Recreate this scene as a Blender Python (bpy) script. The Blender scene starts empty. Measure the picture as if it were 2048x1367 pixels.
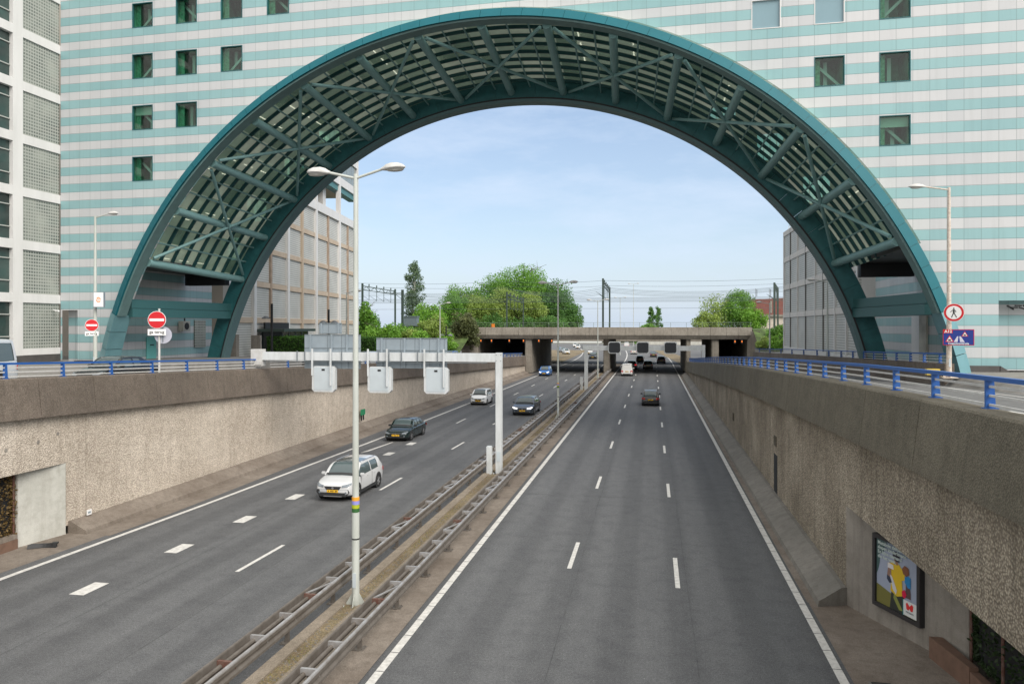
import bpy, bmesh, math, random
import numpy as np
from mathutils import Vector, Matrix
from mathutils.geometry import tessellate_polygon
random.seed(7); np.random.seed(7)
S = bpy.context.scene
C = S.collection
R = math.radians

# ------------------------------------------------------------------ helpers
def tag(o, label=None, cat=None, group=None, kind=None):
    if label: o['label'] = label
    if cat: o['category'] = cat
    if group: o['group'] = group
    if kind: o['kind'] = kind
    return o

def thing(name, label, cat, loc=(0, 0, 0), rz=0.0, group=None):
    o = bpy.data.objects.new(name, None); C.objects.link(o)
    o.location = loc; o.rotation_euler = (0, 0, rz)
    o.empty_display_size = .3
    return tag(o, label, cat, group)

def dup(root, loc=None, rz=None, label=None, group=None):
    r = root.copy(); C.objects.link(r)
    if loc is not None: r.location = loc
    if rz is not None: r.rotation_euler = (0, 0, rz)
    if label: r['label'] = label
    if group: r['group'] = group
    for ch in list(root.children):
        c = ch.copy(); C.objects.link(c); c.parent = r
        for g in list(ch.children):
            d = g.copy(); C.objects.link(d); d.parent = c
    return r

class MB:
    def __init__(s): s.v = []; s.f = []; s.m = []; s.cur = 0
    def add(s, vs, fs):
        n = len(s.v); s.v += [tuple(p) for p in vs]
        for f in fs: s.f.append(tuple(n + i for i in f)); s.m.append(s.cur)
        return s
    def box(s, x0, x1, y0, y1, z0, z1):
        v = [(x, y, z) for z in (z0, z1) for y in (y0, y1) for x in (x0, x1)]
        return s.add(v, [(0, 2, 3, 1), (4, 5, 7, 6), (0, 1, 5, 4), (2, 6, 7, 3), (0, 4, 6, 2), (1, 3, 7, 5)])
    def quad(s, a, b, c, d): return s.add([a, b, c, d], [(0, 1, 2, 3)])
    def poly(s, pts): return s.add(pts, [tuple(range(len(pts)))])
    def prism(s, pts, off):
        n = len(pts); off = Vector(off)
        v = [Vector(p) for p in pts]; v += [p + off for p in v]
        f = [tuple(range(n))[::-1], tuple(range(n, 2 * n))]
        f += [(i, (i + 1) % n, n + (i + 1) % n, n + i) for i in range(n)]
        return s.add(v, f)
    def bar(s, p, q, w, h=None, up=(0, 0, 1)):
        h = h or w; p = Vector(p); q = Vector(q); d = (q - p).normalized(); up = Vector(up)
        a = d.cross(up)
        if a.length < 1e-3: a = d.cross(Vector((1, 0, 0)))
        a.normalize(); b = a.cross(d).normalized()
        v = []
        for e in (p, q):
            for i, j in ((-1, -1), (1, -1), (1, 1), (-1, 1)): v.append(e + a * (i * w / 2) + b * (j * h / 2))
        return s.add(v, [(0, 1, 2, 3), (7, 6, 5, 4), (0, 4, 5, 1), (1, 5, 6, 2), (2, 6, 7, 3), (3, 7, 4, 0)])
    def tube(s, p, q, r, r2=None, n=12, caps=True):
        r2 = r if r2 is None else r2
        p = Vector(p); q = Vector(q); d = (q - p).normalized()
        a = d.cross(Vector((0, 0, 1)))
        if a.length < 1e-3: a = Vector((1, 0, 0))
        a.normalize(); b = d.cross(a)
        v = [p + (a * math.cos(t) + b * math.sin(t)) * r for t in [2 * math.pi * i / n for i in range(n)]]
        v += [q + (a * math.cos(t) + b * math.sin(t)) * r2 for t in [2 * math.pi * i / n for i in range(n)]]
        f = [(i, (i + 1) % n, n + (i + 1) % n, n + i) for i in range(n)]
        if caps: f += [tuple(range(n))[::-1], tuple(range(n, 2 * n))]
        return s.add(v, f)
    def path(s, pts, r, n=8):
        for a, b in zip(pts, pts[1:]): s.tube(a, b, r, n=n)
        return s
    def loft(s, rings, closed=True, caps=True):
        n = len(rings[0]); k = len(s.v)
        for rg in rings: s.v += [tuple(p) for p in rg]
        for i in range(len(rings) - 1):
            for j in range(n if closed else n - 1):
                s.f.append((k + i * n + j, k + i * n + (j + 1) % n, k + (i + 1) * n + (j + 1) % n, k + (i + 1) * n + j)); s.m.append(s.cur)
        if caps:
            s.f.append(tuple(k + j for j in range(n))[::-1]); s.m.append(s.cur)
            s.f.append(tuple(k + (len(rings) - 1) * n + j for j in range(n))); s.m.append(s.cur)
        return s
    def build(s, name, mat, parent=None, smooth=False, bevel=0, fix=True):
        me = bpy.data.meshes.new(name); me.from_pydata(s.v, [], s.f)
        for m in (mat if isinstance(mat, (list, tuple)) else [mat]): me.materials.append(m)
        if any(s.m): me.polygons.foreach_set('material_index', s.m)
        if fix or bevel:
            bm = bmesh.new(); bm.from_mesh(me)
            if bevel:
                bmesh.ops.remove_doubles(bm, verts=bm.verts, dist=1e-5)
            bmesh.ops.recalc_face_normals(bm, faces=bm.faces)
            if bevel:
                es = [e for e in bm.edges if len(e.link_faces) == 2 and e.calc_face_angle(0) > .5]
                bmesh.ops.bevel(bm, geom=es, offset=bevel, segments=2, affect='EDGES', clamp_overlap=True)
            bm.to_mesh(me); bm.free()
        if smooth:
            me.polygons.foreach_set('use_smooth', [True] * len(me.polygons))
            try: me.set_sharp_from_angle(angle=R(smooth if smooth is not True else 40))
            except Exception: pass
        me.update()
        o = bpy.data.objects.new(name, me); C.objects.link(o)
        if parent: o.parent = parent
        return o

def struct(name, mb, mat, label=None, **k):
    o = mb.build(name, mat, **k); o['kind'] = 'structure'
    if label: o['label'] = label
    return o

# ------------------------------------------------------------------ materials
MAT = {}
def nt(name):
    m = bpy.data.materials.new(name); m.use_nodes = True; MAT[name] = m
    t = m.node_tree; b = t.nodes['Principled BSDF']
    return m, t, b
def N(t, typ, **kw):
    n = t.nodes.new(typ)
    for k, v in kw.items():
        if k.startswith('i_'):
            key = k[2:]; key = int(key) if key.isdigit() else key
            n.inputs[key].default_value = v
        else: setattr(n, k, v)
    return n
def c4(c): return (c[0], c[1], c[2], 1)
def pos(t, scale=(1, 1, 1), rot=(0, 0, 0)):
    g = N(t, 'ShaderNodeNewGeometry'); mp = N(t, 'ShaderNodeMapping')
    mp.inputs['Scale'].default_value = scale; mp.inputs['Rotation'].default_value = rot
    t.links.new(g.outputs['Position'], mp.inputs['Vector']); return mp.outputs['Vector']
def noise(t, vec, scale, detail=3, rough=.55):
    n = N(t, 'ShaderNodeTexNoise'); n.inputs['Scale'].default_value = scale
    n.inputs['Detail'].default_value = detail; n.inputs['Roughness'].default_value = rough
    t.links.new(vec, n.inputs['Vector']); return n.outputs['Fac']
def ramp(t, fac, stops):
    r = N(t, 'ShaderNodeValToRGB'); e = r.color_ramp.elements
    while len(e) < len(stops): e.new(.5)
    for i, (p, c) in enumerate(stops): e[i].position = p; e[i].color = c4(c) if len(c) == 3 else c
    t.links.new(fac, r.inputs['Fac']); return r.outputs['Color']
def mix(t, fac, a, b, mode='MIX'):
    m = N(t, 'ShaderNodeMix'); m.data_type = 'RGBA'; m.blend_type = mode
    for sock, v in ((m.inputs[0], fac), (m.inputs[6], a), (m.inputs[7], b)):
        if isinstance(v, (int, float)): sock.default_value = v
        elif isinstance(v, tuple): sock.default_value = c4(v)
        else: t.links.new(v, sock)
    return m.outputs[2]
def math_(t, op, a, b=None):
    m = N(t, 'ShaderNodeMath'); m.operation = op
    for sock, v in ((m.inputs[0], a), (m.inputs[1], b)):
        if v is None: continue
        if isinstance(v, (int, float)): sock.default_value = v
        else: t.links.new(v, sock)
    return m.outputs[0]
def bump(t, b, h, strength=.3, dist=.02):
    n = N(t, 'ShaderNodeBump'); n.inputs['Strength'].default_value = strength; n.inputs['Distance'].default_value = dist
    t.links.new(h, n.inputs['Height']); t.links.new(n.outputs['Normal'], b.inputs['Normal'])

def plain(name, col, rough=.6, metal=0.0, var=.0, scale=2.0, coat=0.0, spec=.5):
    if name in MAT: return MAT[name]
    m, t, b = nt(name)
    b.inputs['Base Color'].default_value = c4(col); b.inputs['Roughness'].default_value = rough
    b.inputs['Metallic'].default_value = metal; b.inputs['Coat Weight'].default_value = coat
    b.inputs['Specular IOR Level'].default_value = spec
    if var:
        f = noise(t, pos(t), scale, 4)
        d = tuple(max(0, x * (1 - var)) for x in col); l = tuple(min(1, x * (1 + var)) for x in col)
        t.links.new(ramp(t, f, [(.3, d), (.7, l)]), b.inputs['Base Color'])
    return m

def dirty(name, col, dirt, amount=.5, rough=.6, metal=0., zs=1.0, scale=3.0):
    """painted / metal surface with blotchy dirt of its own shape"""
    m, t, b = nt(name)
    f = noise(t, pos(t, (1, 1, zs)), scale, 6, .65)
    f2 = ramp(t, f, [(.5 - .1, (0, 0, 0)), (.72, (1, 1, 1))])
    k = math_(t, 'MULTIPLY', f2, amount)
    t.links.new(mix(t, k, col, dirt), b.inputs['Base Color'])
    b.inputs['Roughness'].default_value = rough; b.inputs['Metallic'].default_value = metal
    return m

def concrete(name, a, b_, stain, grain=30., bumpd=.02, streak=.6, speck=.5, rough=.9):
    m, t, b = nt(name)
    p = pos(t)
    big = noise(t, p, .35, 4)
    base = ramp(t, big, [(.35, a), (.65, b_)])
    med = ramp(t, noise(t, p, 2.6, 5, .7), [(.30, (.80, .79, .77)), (.55, (1, 1, 1)), (.8, (1.08, 1.07, 1.05))])
    base = mix(t, 1., base, med, 'MULTIPLY')
    st = noise(t, pos(t, (2.4, 2.4, .13)), 1.5, 6, .72)
    stf = ramp(t, st, [(.48, (0, 0, 0)), (.72, (1, 1, 1))])
    base = mix(t, math_(t, 'MULTIPLY', stf, streak), base, stain)
    vo = N(t, 'ShaderNodeTexVoronoi'); vo.inputs['Scale'].default_value = grain; t.links.new(p, vo.inputs['Vector'])
    nz = noise(t, p, grain * .7, 2)
    g = math_(t, 'ADD', math_(t, 'MULTIPLY', vo.outputs['Distance'], .9), math_(t, 'MULTIPLY', nz, .7))
    sp = ramp(t, g, [(.35, (1.12, 1.12, 1.12)), (.95, (.45, .43, .42))])
    base = mix(t, speck, base, sp, 'MULTIPLY')
    t.links.new(base, b.inputs['Base Color']); b.inputs['Roughness'].default_value = rough
    if bumpd: bump(t, b, math_(t, 'MULTIPLY', g, -1.), .8, bumpd)
    return m

# asphalt with wheel tracks
def asphalt(name, x0, lanew, base=(.092, .094, .098)):
    m, t, b = nt(name)
    p = pos(t)
    agg = noise(t, p, 55., 3, .8)
    col = ramp(t, agg, [(.32, tuple(x * .45 for x in base)), (.5, base), (.70, tuple(x * 2.3 for x in base))])
    big = ramp(t, noise(t, pos(t, (1, .12, 1)), .8, 6, .6), [(.3, (.90, .90, .90)), (.7, (1.10, 1.10, 1.09))])
    blot = ramp(t, noise(t, p, 1.7, 6, .7), [(.36, (.84, .84, .85)), (.5, (1, 1, 1)), (.7, (1.08, 1.08, 1.07))])
    big = mix(t, 1., big, blot, 'MULTIPLY')
    mid = ramp(t, noise(t, p, 14., 3, .8), [(.3, (.72, .72, .72)), (.72, (1.32, 1.32, 1.31))])
    big = mix(t, 1., big, mid, 'MULTIPLY')
    col = mix(t, 1., col, big, 'MULTIPLY')
    sx = N(t, 'ShaderNodeSeparateXYZ'); t.links.new(p, sx.inputs[0])
    w = math_(t, 'SUBTRACT', sx.outputs[0], x0)
    w = math_(t, 'MULTIPLY', w, 4 * math.pi / lanew)
    w = math_(t, 'COSINE', w)
    w = math_(t, 'ADD', w, math_(t, 'MULTIPLY', noise(t, pos(t, (1, .06, 1)), 2., 2), .9))
    w = ramp(t, w, [(.0, (1.04, 1.04, 1.04)), (1., (.85, .85, .855))])
    col = mix(t, 1., col, w, 'MULTIPLY')
    vo = N(t, 'ShaderNodeTexVoronoi'); vo.inputs['Scale'].default_value = 2.3; t.links.new(p, vo.inputs['Vector'])
    chips = ramp(t, vo.outputs['Distance'], [(.0, (.30, .29, .27)), (.035, (.0, .0, .0))])
    col = mix(t, 1., col, chips, 'ADD')
    t.links.new(col, b.inputs['Base Color']); b.inputs['Roughness'].default_value = .82
    bump(t, b, agg, .5, .01)
    return m

M = {}
M['asphalt'] = asphalt('asphalt', -6.0, 3.4)
M['asphalt_left'] = asphalt('asphalt_left', -9.2, 3.35)
M['asphalt_side'] = plain('asphalt_side', (.12, .12, .12), .85, var=.2, scale=3)
M['ground'] = plain('ground_mat', (.16, .16, .13), .95, var=.4, scale=.3)
M['paving'] = plain('paving', (.20, .19, .175), .9, var=.25, scale=1.5)
M['mark'] = dirty('road_marking', (.62, .61, .58), (.22, .21, .20), .55, .75, scale=7)
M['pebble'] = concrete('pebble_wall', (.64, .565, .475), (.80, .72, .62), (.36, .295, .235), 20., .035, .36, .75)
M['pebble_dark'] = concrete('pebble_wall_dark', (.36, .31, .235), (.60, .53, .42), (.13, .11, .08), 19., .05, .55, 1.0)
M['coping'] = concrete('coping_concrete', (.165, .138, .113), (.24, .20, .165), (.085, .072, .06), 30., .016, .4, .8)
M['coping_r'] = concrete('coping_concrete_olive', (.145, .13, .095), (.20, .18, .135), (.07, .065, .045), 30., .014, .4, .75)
M['conc'] = concrete('smooth_concrete', (.25, .23, .205), (.33, .305, .27), (.12, .105, .09), 60., .004, .55, .3)
M['conc_light'] = concrete('light_concrete', (.47, .47, .43), (.60, .60, .56), (.30, .28, .24), 50., .004, .35, .2)
M['gutter'] = concrete('gutter_concrete', (.20, .165, .135), (.30, .26, .22), (.10, .08, .06), 40., .006, .5, .5)
M['plinth'] = concrete('plinth_concrete', (.19, .18, .16), (.25, .235, .21), (.11, .10, .09), 40., .004, .5, .3)
M['bridge'] = concrete('bridge_concrete', (.26, .235, .20), (.36, .33, .285), (.14, .12, .10), 20., .01, .6, .3)
M['bridge_in'] = plain('bridge_shade', (.05, .05, .06), .95, var=.2)  # bridge concrete with the shade under the deck put into its colour
M['soil'] = concrete('median_soil', (.20, .15, .09), (.36, .29, .18), (.16, .15, .06), 18., .03, .8, .7)
M['galv'] = dirty('galvanised_steel', (.46, .46, .465), (.20, .155, .12), .7, .45, .5, scale=2.5)
M['rust'] = dirty('rusty_steel', (.11, .045, .032), (.18, .15, .125), .6, .8, scale=9)
M['galv_brown'] = dirty('weathered_rail', (.17, .152, .135), (.085, .07, .055), .7, .6, .3, scale=3)
M['pole'] = dirty('pole_paint', (.50, .53, .50), (.33, .345, .31), .7, .5, zs=.2, scale=3)
M['polew'] = dirty('white_gantry_paint', (.60, .63, .65), (.40, .42, .41), .6, .45, zs=.3)
M['pole_pink'] = dirty('flaking_pole_paint', (.62, .56, .50), (.33, .24, .18), .8, .7, scale=9)
M['blue'] = dirty('blue_railing_paint', (.012, .085, .33), (.03, .11, .27), .5, .4, scale=5)
M['whiterail'] = dirty('white_rail_paint', (.55, .55, .54), (.36, .34, .31), .5, .45, scale=5)
M['signback'] = plain('sign_back', (.26, .31, .35), .5, .2, var=.06)
M['signbackdark'] = plain('sign_back_rib', (.17, .20, .22), .5, .2)
M['vmsback'] = plain('matrix_sign_back', (.50, .56, .60), .5, .1, var=.04)
M['black'] = plain('black_matt', (.012, .013, .015), .6)
M['screen'] = plain('matrix_screen', (.022, .026, .032), .5, var=.2, scale=20)
M['teal'] = dirty('teal_cladding', (.008, .115, .145), (.005, .08, .10), .35, .55, .0, scale=.7)
MAT['teal_cladding'].node_tree.nodes['Principled BSDF'].inputs['Specular IOR Level'].default_value = .25
M['tealdk'] = plain('teal_steel', (.022, .115, .125), .45, .1, var=.15)
M['tealpurlin'] = plain('teal_purlin', (.012, .07, .077), .5, .1)
M['tealtube'] = dirty('teal_tube_paint', (.17, .31, .31), (.12, .23, .23), .4, .5, scale=1.2)
M['tealunder'] = plain('rim_underside', (.10, .175, .175), .6, var=.1)
M['steelteal'] = dirty('brushed_base_cladding', (.16, .33, .37), (.09, .22, .25), .5, .28, .35, scale=.8)
M['whiteclad'] = dirty('white_cladding', (.66, .655, .65), (.52, .52, .51), .5, .45, zs=.15, scale=1.4)
M['granite'] = plain('dark_granite', (.075, .07, .068), .5, var=.15)
M['louver'] = None
M['tan'] = dirty('tan_concrete_band', (.46, .37, .28), (.56, .49, .40), .6, .85, scale=.7)
M['tanbrown'] = plain('brown_column', (.34, .26, .20), .85, var=.2)
M['brickred'] = plain('red_brick', (.21, .085, .072), .9, var=.2)
M['interior'] = plain('interior_wall', (.50, .49, .43), .9, var=.45, scale=.35)
M['ceil'] = plain('office_ceiling', (.80, .77, .68), .9, var=.12, scale=.5)
M['rubber'] = plain('tyre_rubber', (.018, .018, .018), .85)
M['rim'] = plain('wheel_rim', (.45, .45, .46), .3, .8)
M['plate'] = plain('yellow_plate', (.80, .46, .02), .5)
M['carglass'] = plain('car_glass', (.07, .095, .10), .06, 0, coat=.5)
M['red'] = plain('sign_red', (.55, .008, .015), .4)
M['taillight'] = plain('tail_light_red', (.60, .015, .015), .25)
M['white'] = plain('sign_white', (.78, .78, .78), .45)
M['signblue'] = plain('sign_blue', (.01, .035, .26), .4)
M['orange'] = plain('sign_orange', (.80, .24, .03), .5)
M['headlight'] = plain('headlight_glass', (.22, .25, .28), .12, .3)
M['plastic'] = plain('dark_plastic', (.025, .026, .028), .55)
M['iron'] = plain('dark_green_mast', (.05, .075, .065), .6, .2)
M['wire'] = plain('overhead_wire', (.10, .13, .14), .6, .3)
M['wood'] = dirty('timber_planks', (.17, .10, .07), (.08, .05, .035), .6, .85, scale=4)
M['lampglass'] = plain('lamp_lens', (.50, .50, .47), .3)

def emis(name, col, s):
    m, t, b = nt(name); b.inputs['Base Color'].default_value = c4(col)
    b.inputs['Emission Color'].default_value = c4(col); b.inputs['Emission Strength'].default_value = s
    return m
M['amber'] = emis('amber_lamp', (1., .24, .03), .6)
M['tubelight'] = emis('office_tube_light', (1., .95, .80), 1.3)
M['strip'] = emis('car_headlamp_lit', (1., .98, .95), 1.2)

def facade_mat():
    m, t, b = nt('striped_cladding')
    g = N(t, 'ShaderNodeNewGeometry'); sx = N(t, 'ShaderNodeSeparateXYZ'); t.links.new(g.outputs['Position'], sx.inputs[0])
    z = math_(t, 'DIVIDE', math_(t, 'SUBTRACT', sx.outputs[2], 17.455 - 1.21 * 20), .605)
    zi = math_(t, 'FLOOR', z); zf = math_(t, 'FRACT', z)
    par = math_(t, 'MODULO', zi, 2.)   # 0 -> teal
    nrm = N(t, 'ShaderNodeSeparateXYZ'); t.links.new(g.outputs['Normal'], nrm.inputs[0])
    isx = math_(t, 'GREATER_THAN', math_(t, 'ABSOLUTE', nrm.outputs[0]), .7)
    hx = math_(t, 'ADD', math_(t, 'MULTIPLY', sx.outputs[0], math_(t, 'SUBTRACT', 1., isx)), math_(t, 'MULTIPLY', sx.outputs[1], isx))
    u = math_(t, 'DIVIDE', math_(t, 'SUBTRACT', hx, 12.80 - 200 * .8785), .8785)
    ui = math_(t, 'FLOOR', u); uf = math_(t, 'FRACT', u)
    cv = N(t, 'ShaderNodeCombineXYZ'); t.links.new(ui, cv.inputs[0]); t.links.new(zi, cv.inputs[1])
    wn = N(t, 'ShaderNodeTexWhiteNoise'); t.links.new(cv.outputs[0], wn.inputs['Vector'])
    var = ramp(t, wn.outputs['Value'], [(0., (.945, .95, .96)), (.5, (1, 1, 1)), (1., (1.03, 1.03, 1.03))])
    col = mix(t, par, (.245, .415, .435), (.505, .515, .53))
    col = mix(t, 1., col, var, 'MULTIPLY')
    dn = ramp(t, noise(t, pos(t, (2.2, 2.2, .12)), 1.4, 6, .7), [(.50, (1.0, 1.0, 1.0)), (.85, (.88, .88, .87))])
    dn2 = ramp(t, noise(t, p_ := pos(t), .16, 4), [(.35, (.97, .975, .98)), (.65, (1.03, 1.025, 1.02))])
    dn = mix(t, 1., dn, dn2, 'MULTIPLY')
    col = mix(t, 1., col, dn, 'MULTIPLY')
    j1 = math_(t, 'LESS_THAN', uf, .03); j2 = math_(t, 'LESS_THAN', zf, .05)
    j = math_(t, 'MAXIMUM', j1, j2)
    col = mix(t, math_(t, 'MULTIPLY', j, .48), col, (.12, .17, .17))
    t.links.new(col, b.inputs['Base Color'])
    t.links.new(math_(t, 'ADD', math_(t, 'MULTIPLY', wn.outputs['Value'], .22), .28), b.inputs['Roughness'])
    bump(t, b, math_(t, 'SUBTRACT', 1., j), .7, .015)
    return m
M['facade'] = facade_mat()

def seam_mat(name, col, rough, axis_scale, metal=.0):
    return dirty(name, col, tuple(x * .7 for x in col), .3, rough, metal)

def glass_mat(name, tint, gloss=.10, rough=.02):
    m, t, b = nt(name)
    t.nodes.remove(b)
    tr = N(t, 'ShaderNodeBsdfTransparent'); tr.inputs[0].default_value = c4(tint)
    gl = N(t, 'ShaderNodeBsdfGlossy'); gl.inputs['Roughness'].default_value = rough; gl.inputs[0].default_value = (1, 1, 1, 1)
    lw = N(t, 'ShaderNodeLayerWeight'); lw.inputs[0].default_value = .35
    f = math_(t, 'ADD', math_(t, 'MULTIPLY', lw.outputs['Fresnel'], .6), gloss)
    mx = N(t, 'ShaderNodeMixShader'); t.links.new(f, mx.inputs[0]); t.links.new(tr.outputs[0], mx.inputs[1]); t.links.new(gl.outputs[0], mx.inputs[2])
    t.links.new(mx.outputs[0], t.nodes['Material Output'].inputs['Surface'])
    return m
M['winglass'] = glass_mat('window_glass', (.62, .92, .80), .03)
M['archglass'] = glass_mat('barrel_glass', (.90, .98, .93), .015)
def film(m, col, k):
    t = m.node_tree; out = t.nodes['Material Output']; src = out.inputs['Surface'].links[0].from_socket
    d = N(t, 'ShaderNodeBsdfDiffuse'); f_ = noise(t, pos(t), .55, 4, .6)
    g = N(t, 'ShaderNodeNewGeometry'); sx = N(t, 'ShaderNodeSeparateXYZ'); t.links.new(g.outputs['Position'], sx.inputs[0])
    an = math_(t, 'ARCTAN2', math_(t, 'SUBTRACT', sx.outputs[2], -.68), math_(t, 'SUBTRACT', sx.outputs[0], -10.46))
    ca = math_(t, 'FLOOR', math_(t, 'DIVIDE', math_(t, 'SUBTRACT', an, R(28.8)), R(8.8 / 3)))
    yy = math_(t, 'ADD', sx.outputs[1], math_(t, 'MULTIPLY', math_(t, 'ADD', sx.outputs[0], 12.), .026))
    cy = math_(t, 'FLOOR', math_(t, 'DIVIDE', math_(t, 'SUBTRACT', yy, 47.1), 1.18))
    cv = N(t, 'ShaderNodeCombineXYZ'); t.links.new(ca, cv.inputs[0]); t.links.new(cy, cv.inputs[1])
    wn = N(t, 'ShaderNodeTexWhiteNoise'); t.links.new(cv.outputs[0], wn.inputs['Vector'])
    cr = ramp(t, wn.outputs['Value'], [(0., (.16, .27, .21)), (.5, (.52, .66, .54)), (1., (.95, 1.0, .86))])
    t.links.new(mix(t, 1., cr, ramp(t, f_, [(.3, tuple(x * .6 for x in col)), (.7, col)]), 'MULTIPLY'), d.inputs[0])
    em = N(t, 'ShaderNodeEmission'); em.inputs[1].default_value = .13; t.links.new(cr, em.inputs[0])   # glow added to the panes to brighten the dark arch underside
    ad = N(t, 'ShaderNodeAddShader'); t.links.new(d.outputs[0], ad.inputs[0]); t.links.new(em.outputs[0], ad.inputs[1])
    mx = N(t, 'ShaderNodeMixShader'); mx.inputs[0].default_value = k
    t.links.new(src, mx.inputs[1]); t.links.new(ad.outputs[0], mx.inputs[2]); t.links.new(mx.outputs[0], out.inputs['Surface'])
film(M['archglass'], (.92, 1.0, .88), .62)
M['skyglass'] = plain('blind_window_panel', (.20, .31, .36), .25, var=.04, scale=.6)
M['mint'] = glass_mat('mint_glass', (.50, .97, .70), .02)
M['darkglass'] = plain('dark_office_glass', (.035, .06, .055), .08, 0, var=.5, scale=.4)

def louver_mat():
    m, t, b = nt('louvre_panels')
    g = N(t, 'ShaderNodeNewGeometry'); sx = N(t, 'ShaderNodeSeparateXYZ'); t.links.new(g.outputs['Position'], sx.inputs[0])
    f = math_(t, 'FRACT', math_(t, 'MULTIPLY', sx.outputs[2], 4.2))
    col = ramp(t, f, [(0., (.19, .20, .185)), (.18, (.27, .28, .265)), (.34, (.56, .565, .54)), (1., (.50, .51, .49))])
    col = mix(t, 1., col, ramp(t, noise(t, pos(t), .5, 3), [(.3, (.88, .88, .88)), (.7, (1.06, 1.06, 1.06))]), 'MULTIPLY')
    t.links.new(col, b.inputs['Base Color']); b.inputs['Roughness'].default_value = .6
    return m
M['louver'] = louver_mat()

def lattice_mat():
    m, t, b = nt('glass_block_lattice')
    g = N(t, 'ShaderNodeNewGeometry'); sx = N(t, 'ShaderNodeSeparateXYZ'); t.links.new(g.outputs['Position'], sx.inputs[0])
    a = math_(t, 'FRACT', math_(t, 'MULTIPLY', sx.outputs[1], 4.6)); c = math_(t, 'FRACT', math_(t, 'MULTIPLY', sx.outputs[2], 4.4))
    j = math_(t, 'MAXIMUM', math_(t, 'LESS_THAN', a, .34), math_(t, 'LESS_THAN', c, .42))
    n = ramp(t, noise(t, pos(t), .55, 5, .65), [(.32, (.06, .075, .07)), (.5, (.16, .18, .16)), (.68, (.30, .32, .28))])
    col = mix(t, j, n, (.36, .375, .345))
    t.links.new(col, b.inputs['Base Color']); b.inputs['Roughness'].default_value = .3
    bump(t, b, j, .6, .03)
    return m
M['lattice'] = lattice_mat()

def leaf(name, dark, light, scale=1.2):
    m, t, b = nt(name)
    f = noise(t, pos(t), scale, 4, .7)
    t.links.new(ramp(t, f, [(.3, dark), (.68, light)]), b.inputs['Base Color'])
    b.inputs['Roughness'].default_value = .6
    b.inputs['Subsurface Weight'].default_value = 0
    tr = N(t, 'ShaderNodeBsdfTranslucent'); tr.inputs[0].default_value = c4(light)
    mx = N(t, 'ShaderNodeMixShader'); mx.inputs[0].default_value = .3
    t.links.new(b.outputs[0], mx.inputs[1]); t.links.new(tr.outputs[0], mx.inputs[2])
    t.links.new(mx.outputs[0], t.nodes['Material Output'].inputs['Surface'])
    return m
M['leaf_mid'] = leaf('leaf_mid', (.06, .17, .025), (.20, .40, .05), .6)
M['leaf_dark'] = leaf('leaf_dark', (.04, .12, .03), (.13, .28, .055), .6)
M['leaf_yellow'] = leaf('leaf_yellow', (.13, .23, .04), (.34, .44, .10), .6)
M['leaf_bright'] = leaf('leaf_bright', (.085, .24, .025), (.25, .46, .055), .9)
M['leaf_grey'] = leaf('leaf_grey', (.05, .10, .05), (.17, .25, .14), .7)
M['leaf_brown'] = leaf('leaf_brown', (.06, .08, .03), (.17, .19, .07), .7)
M['leaf_hedge'] = leaf('leaf_hedge', (.02, .075, .012), (.10, .24, .03), 2.5)
M['leaf_ivy'] = leaf('leaf_ivy', (.008, .018, .006), (.045, .085, .025), 4.)
M['leaf_dead'] = leaf('leaf_dead', (.05, .035, .012), (.26, .17, .06), 4.)
M['bark'] = plain('bark', (.12, .10, .08), .95, var=.3)
M['pale_bark'] = plain('pale_bark', (.42, .43, .38), .9, var=.2)

# ------------------------------------------------------------------ profile functions
def interp(x, pts):
    if x <= pts[0][0]: a, b = pts[0], pts[1]
    elif x >= pts[-1][0]: a, b = pts[-2], pts[-1]
    else:
        for a, b in zip(pts, pts[1:]):
            if a[0] <= x <= b[0]: break
    return a[1] + (b[1] - a[1]) * (x - a[0]) / (b[0] - a[0])
ZTR = [(10, 6.42), (16, 6.31), (22, 6.17), (28, 5.99), (35, 5.77), (44, 5.48), (54, 5.10), (70, 4.45), (90, 3.55), (105, 2.88), (122, 2.2)]
ZTL = [(10, 6.30), (21, 5.99), (42, 5.26), (80, 4.10), (118, 2.97), (124, 2.8)]
def ztr(y): return interp(y, ZTR)
def ztl(y): return interp(y, ZTL)
def zsl(y): return ztl(y) - .62   # left side road level
def zsr(y): return ztr(y) - .80
def ys(a, b, n): return [a + (b - a) * i / n for i in range(n + 1)]
XL = -21.5
def xl(y): return interp(y, [(10, -21.5), (30, -21.5), (60, -21.7), (124, -20.6)])
def xr(y): return 5.3
def lineL(y): return interp(y, [(5, -19.95), (19.7, -19.64), (29.2, -19.15), (48.4, -18.55), (75, -18.15), (110, -17.83), (150, -17.6), (160, -17.55)])
def strip(mb, yl, fa, fb, za, zb=None):
    zb = zb or za
    for a, b in zip(yl, yl[1:]):
        mb.quad((fa(a), a, za(a)), (fb(a), a, zb(a)), (fb(b), b, zb(b)), (fa(b), b, za(b)))
    return mb
K = lambda v: (lambda y: v)
# ================================================================== GROUND, ROADS
g = MB(); g.quad((-2500, -120, -.12), (2500, -120, -.12), (2500, 3500, -.12), (-2500, 3500, -.12))
struct('ground', g, M['ground'])
g = MB()
strip(g, ys(-12, 160, 12), lambda y: xl(y) - .1, K(-8.2), K(0.0))
struct('road_left', g, M['asphalt_left'])
g = MB(); g.quad((-8.2, -12, .0), (5.35, -12, .0), (5.35, 160, .0), (-8.2, 160, .0))
struct('road_right', g, M['asphalt'])
g = MB()
g.quad((-60, 160, -.004), (34, 160, -.004), (34, 335, -.004), (-60, 335, -.004))
struct('road_beyond_bridge', g, M['asphalt_side'])
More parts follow.
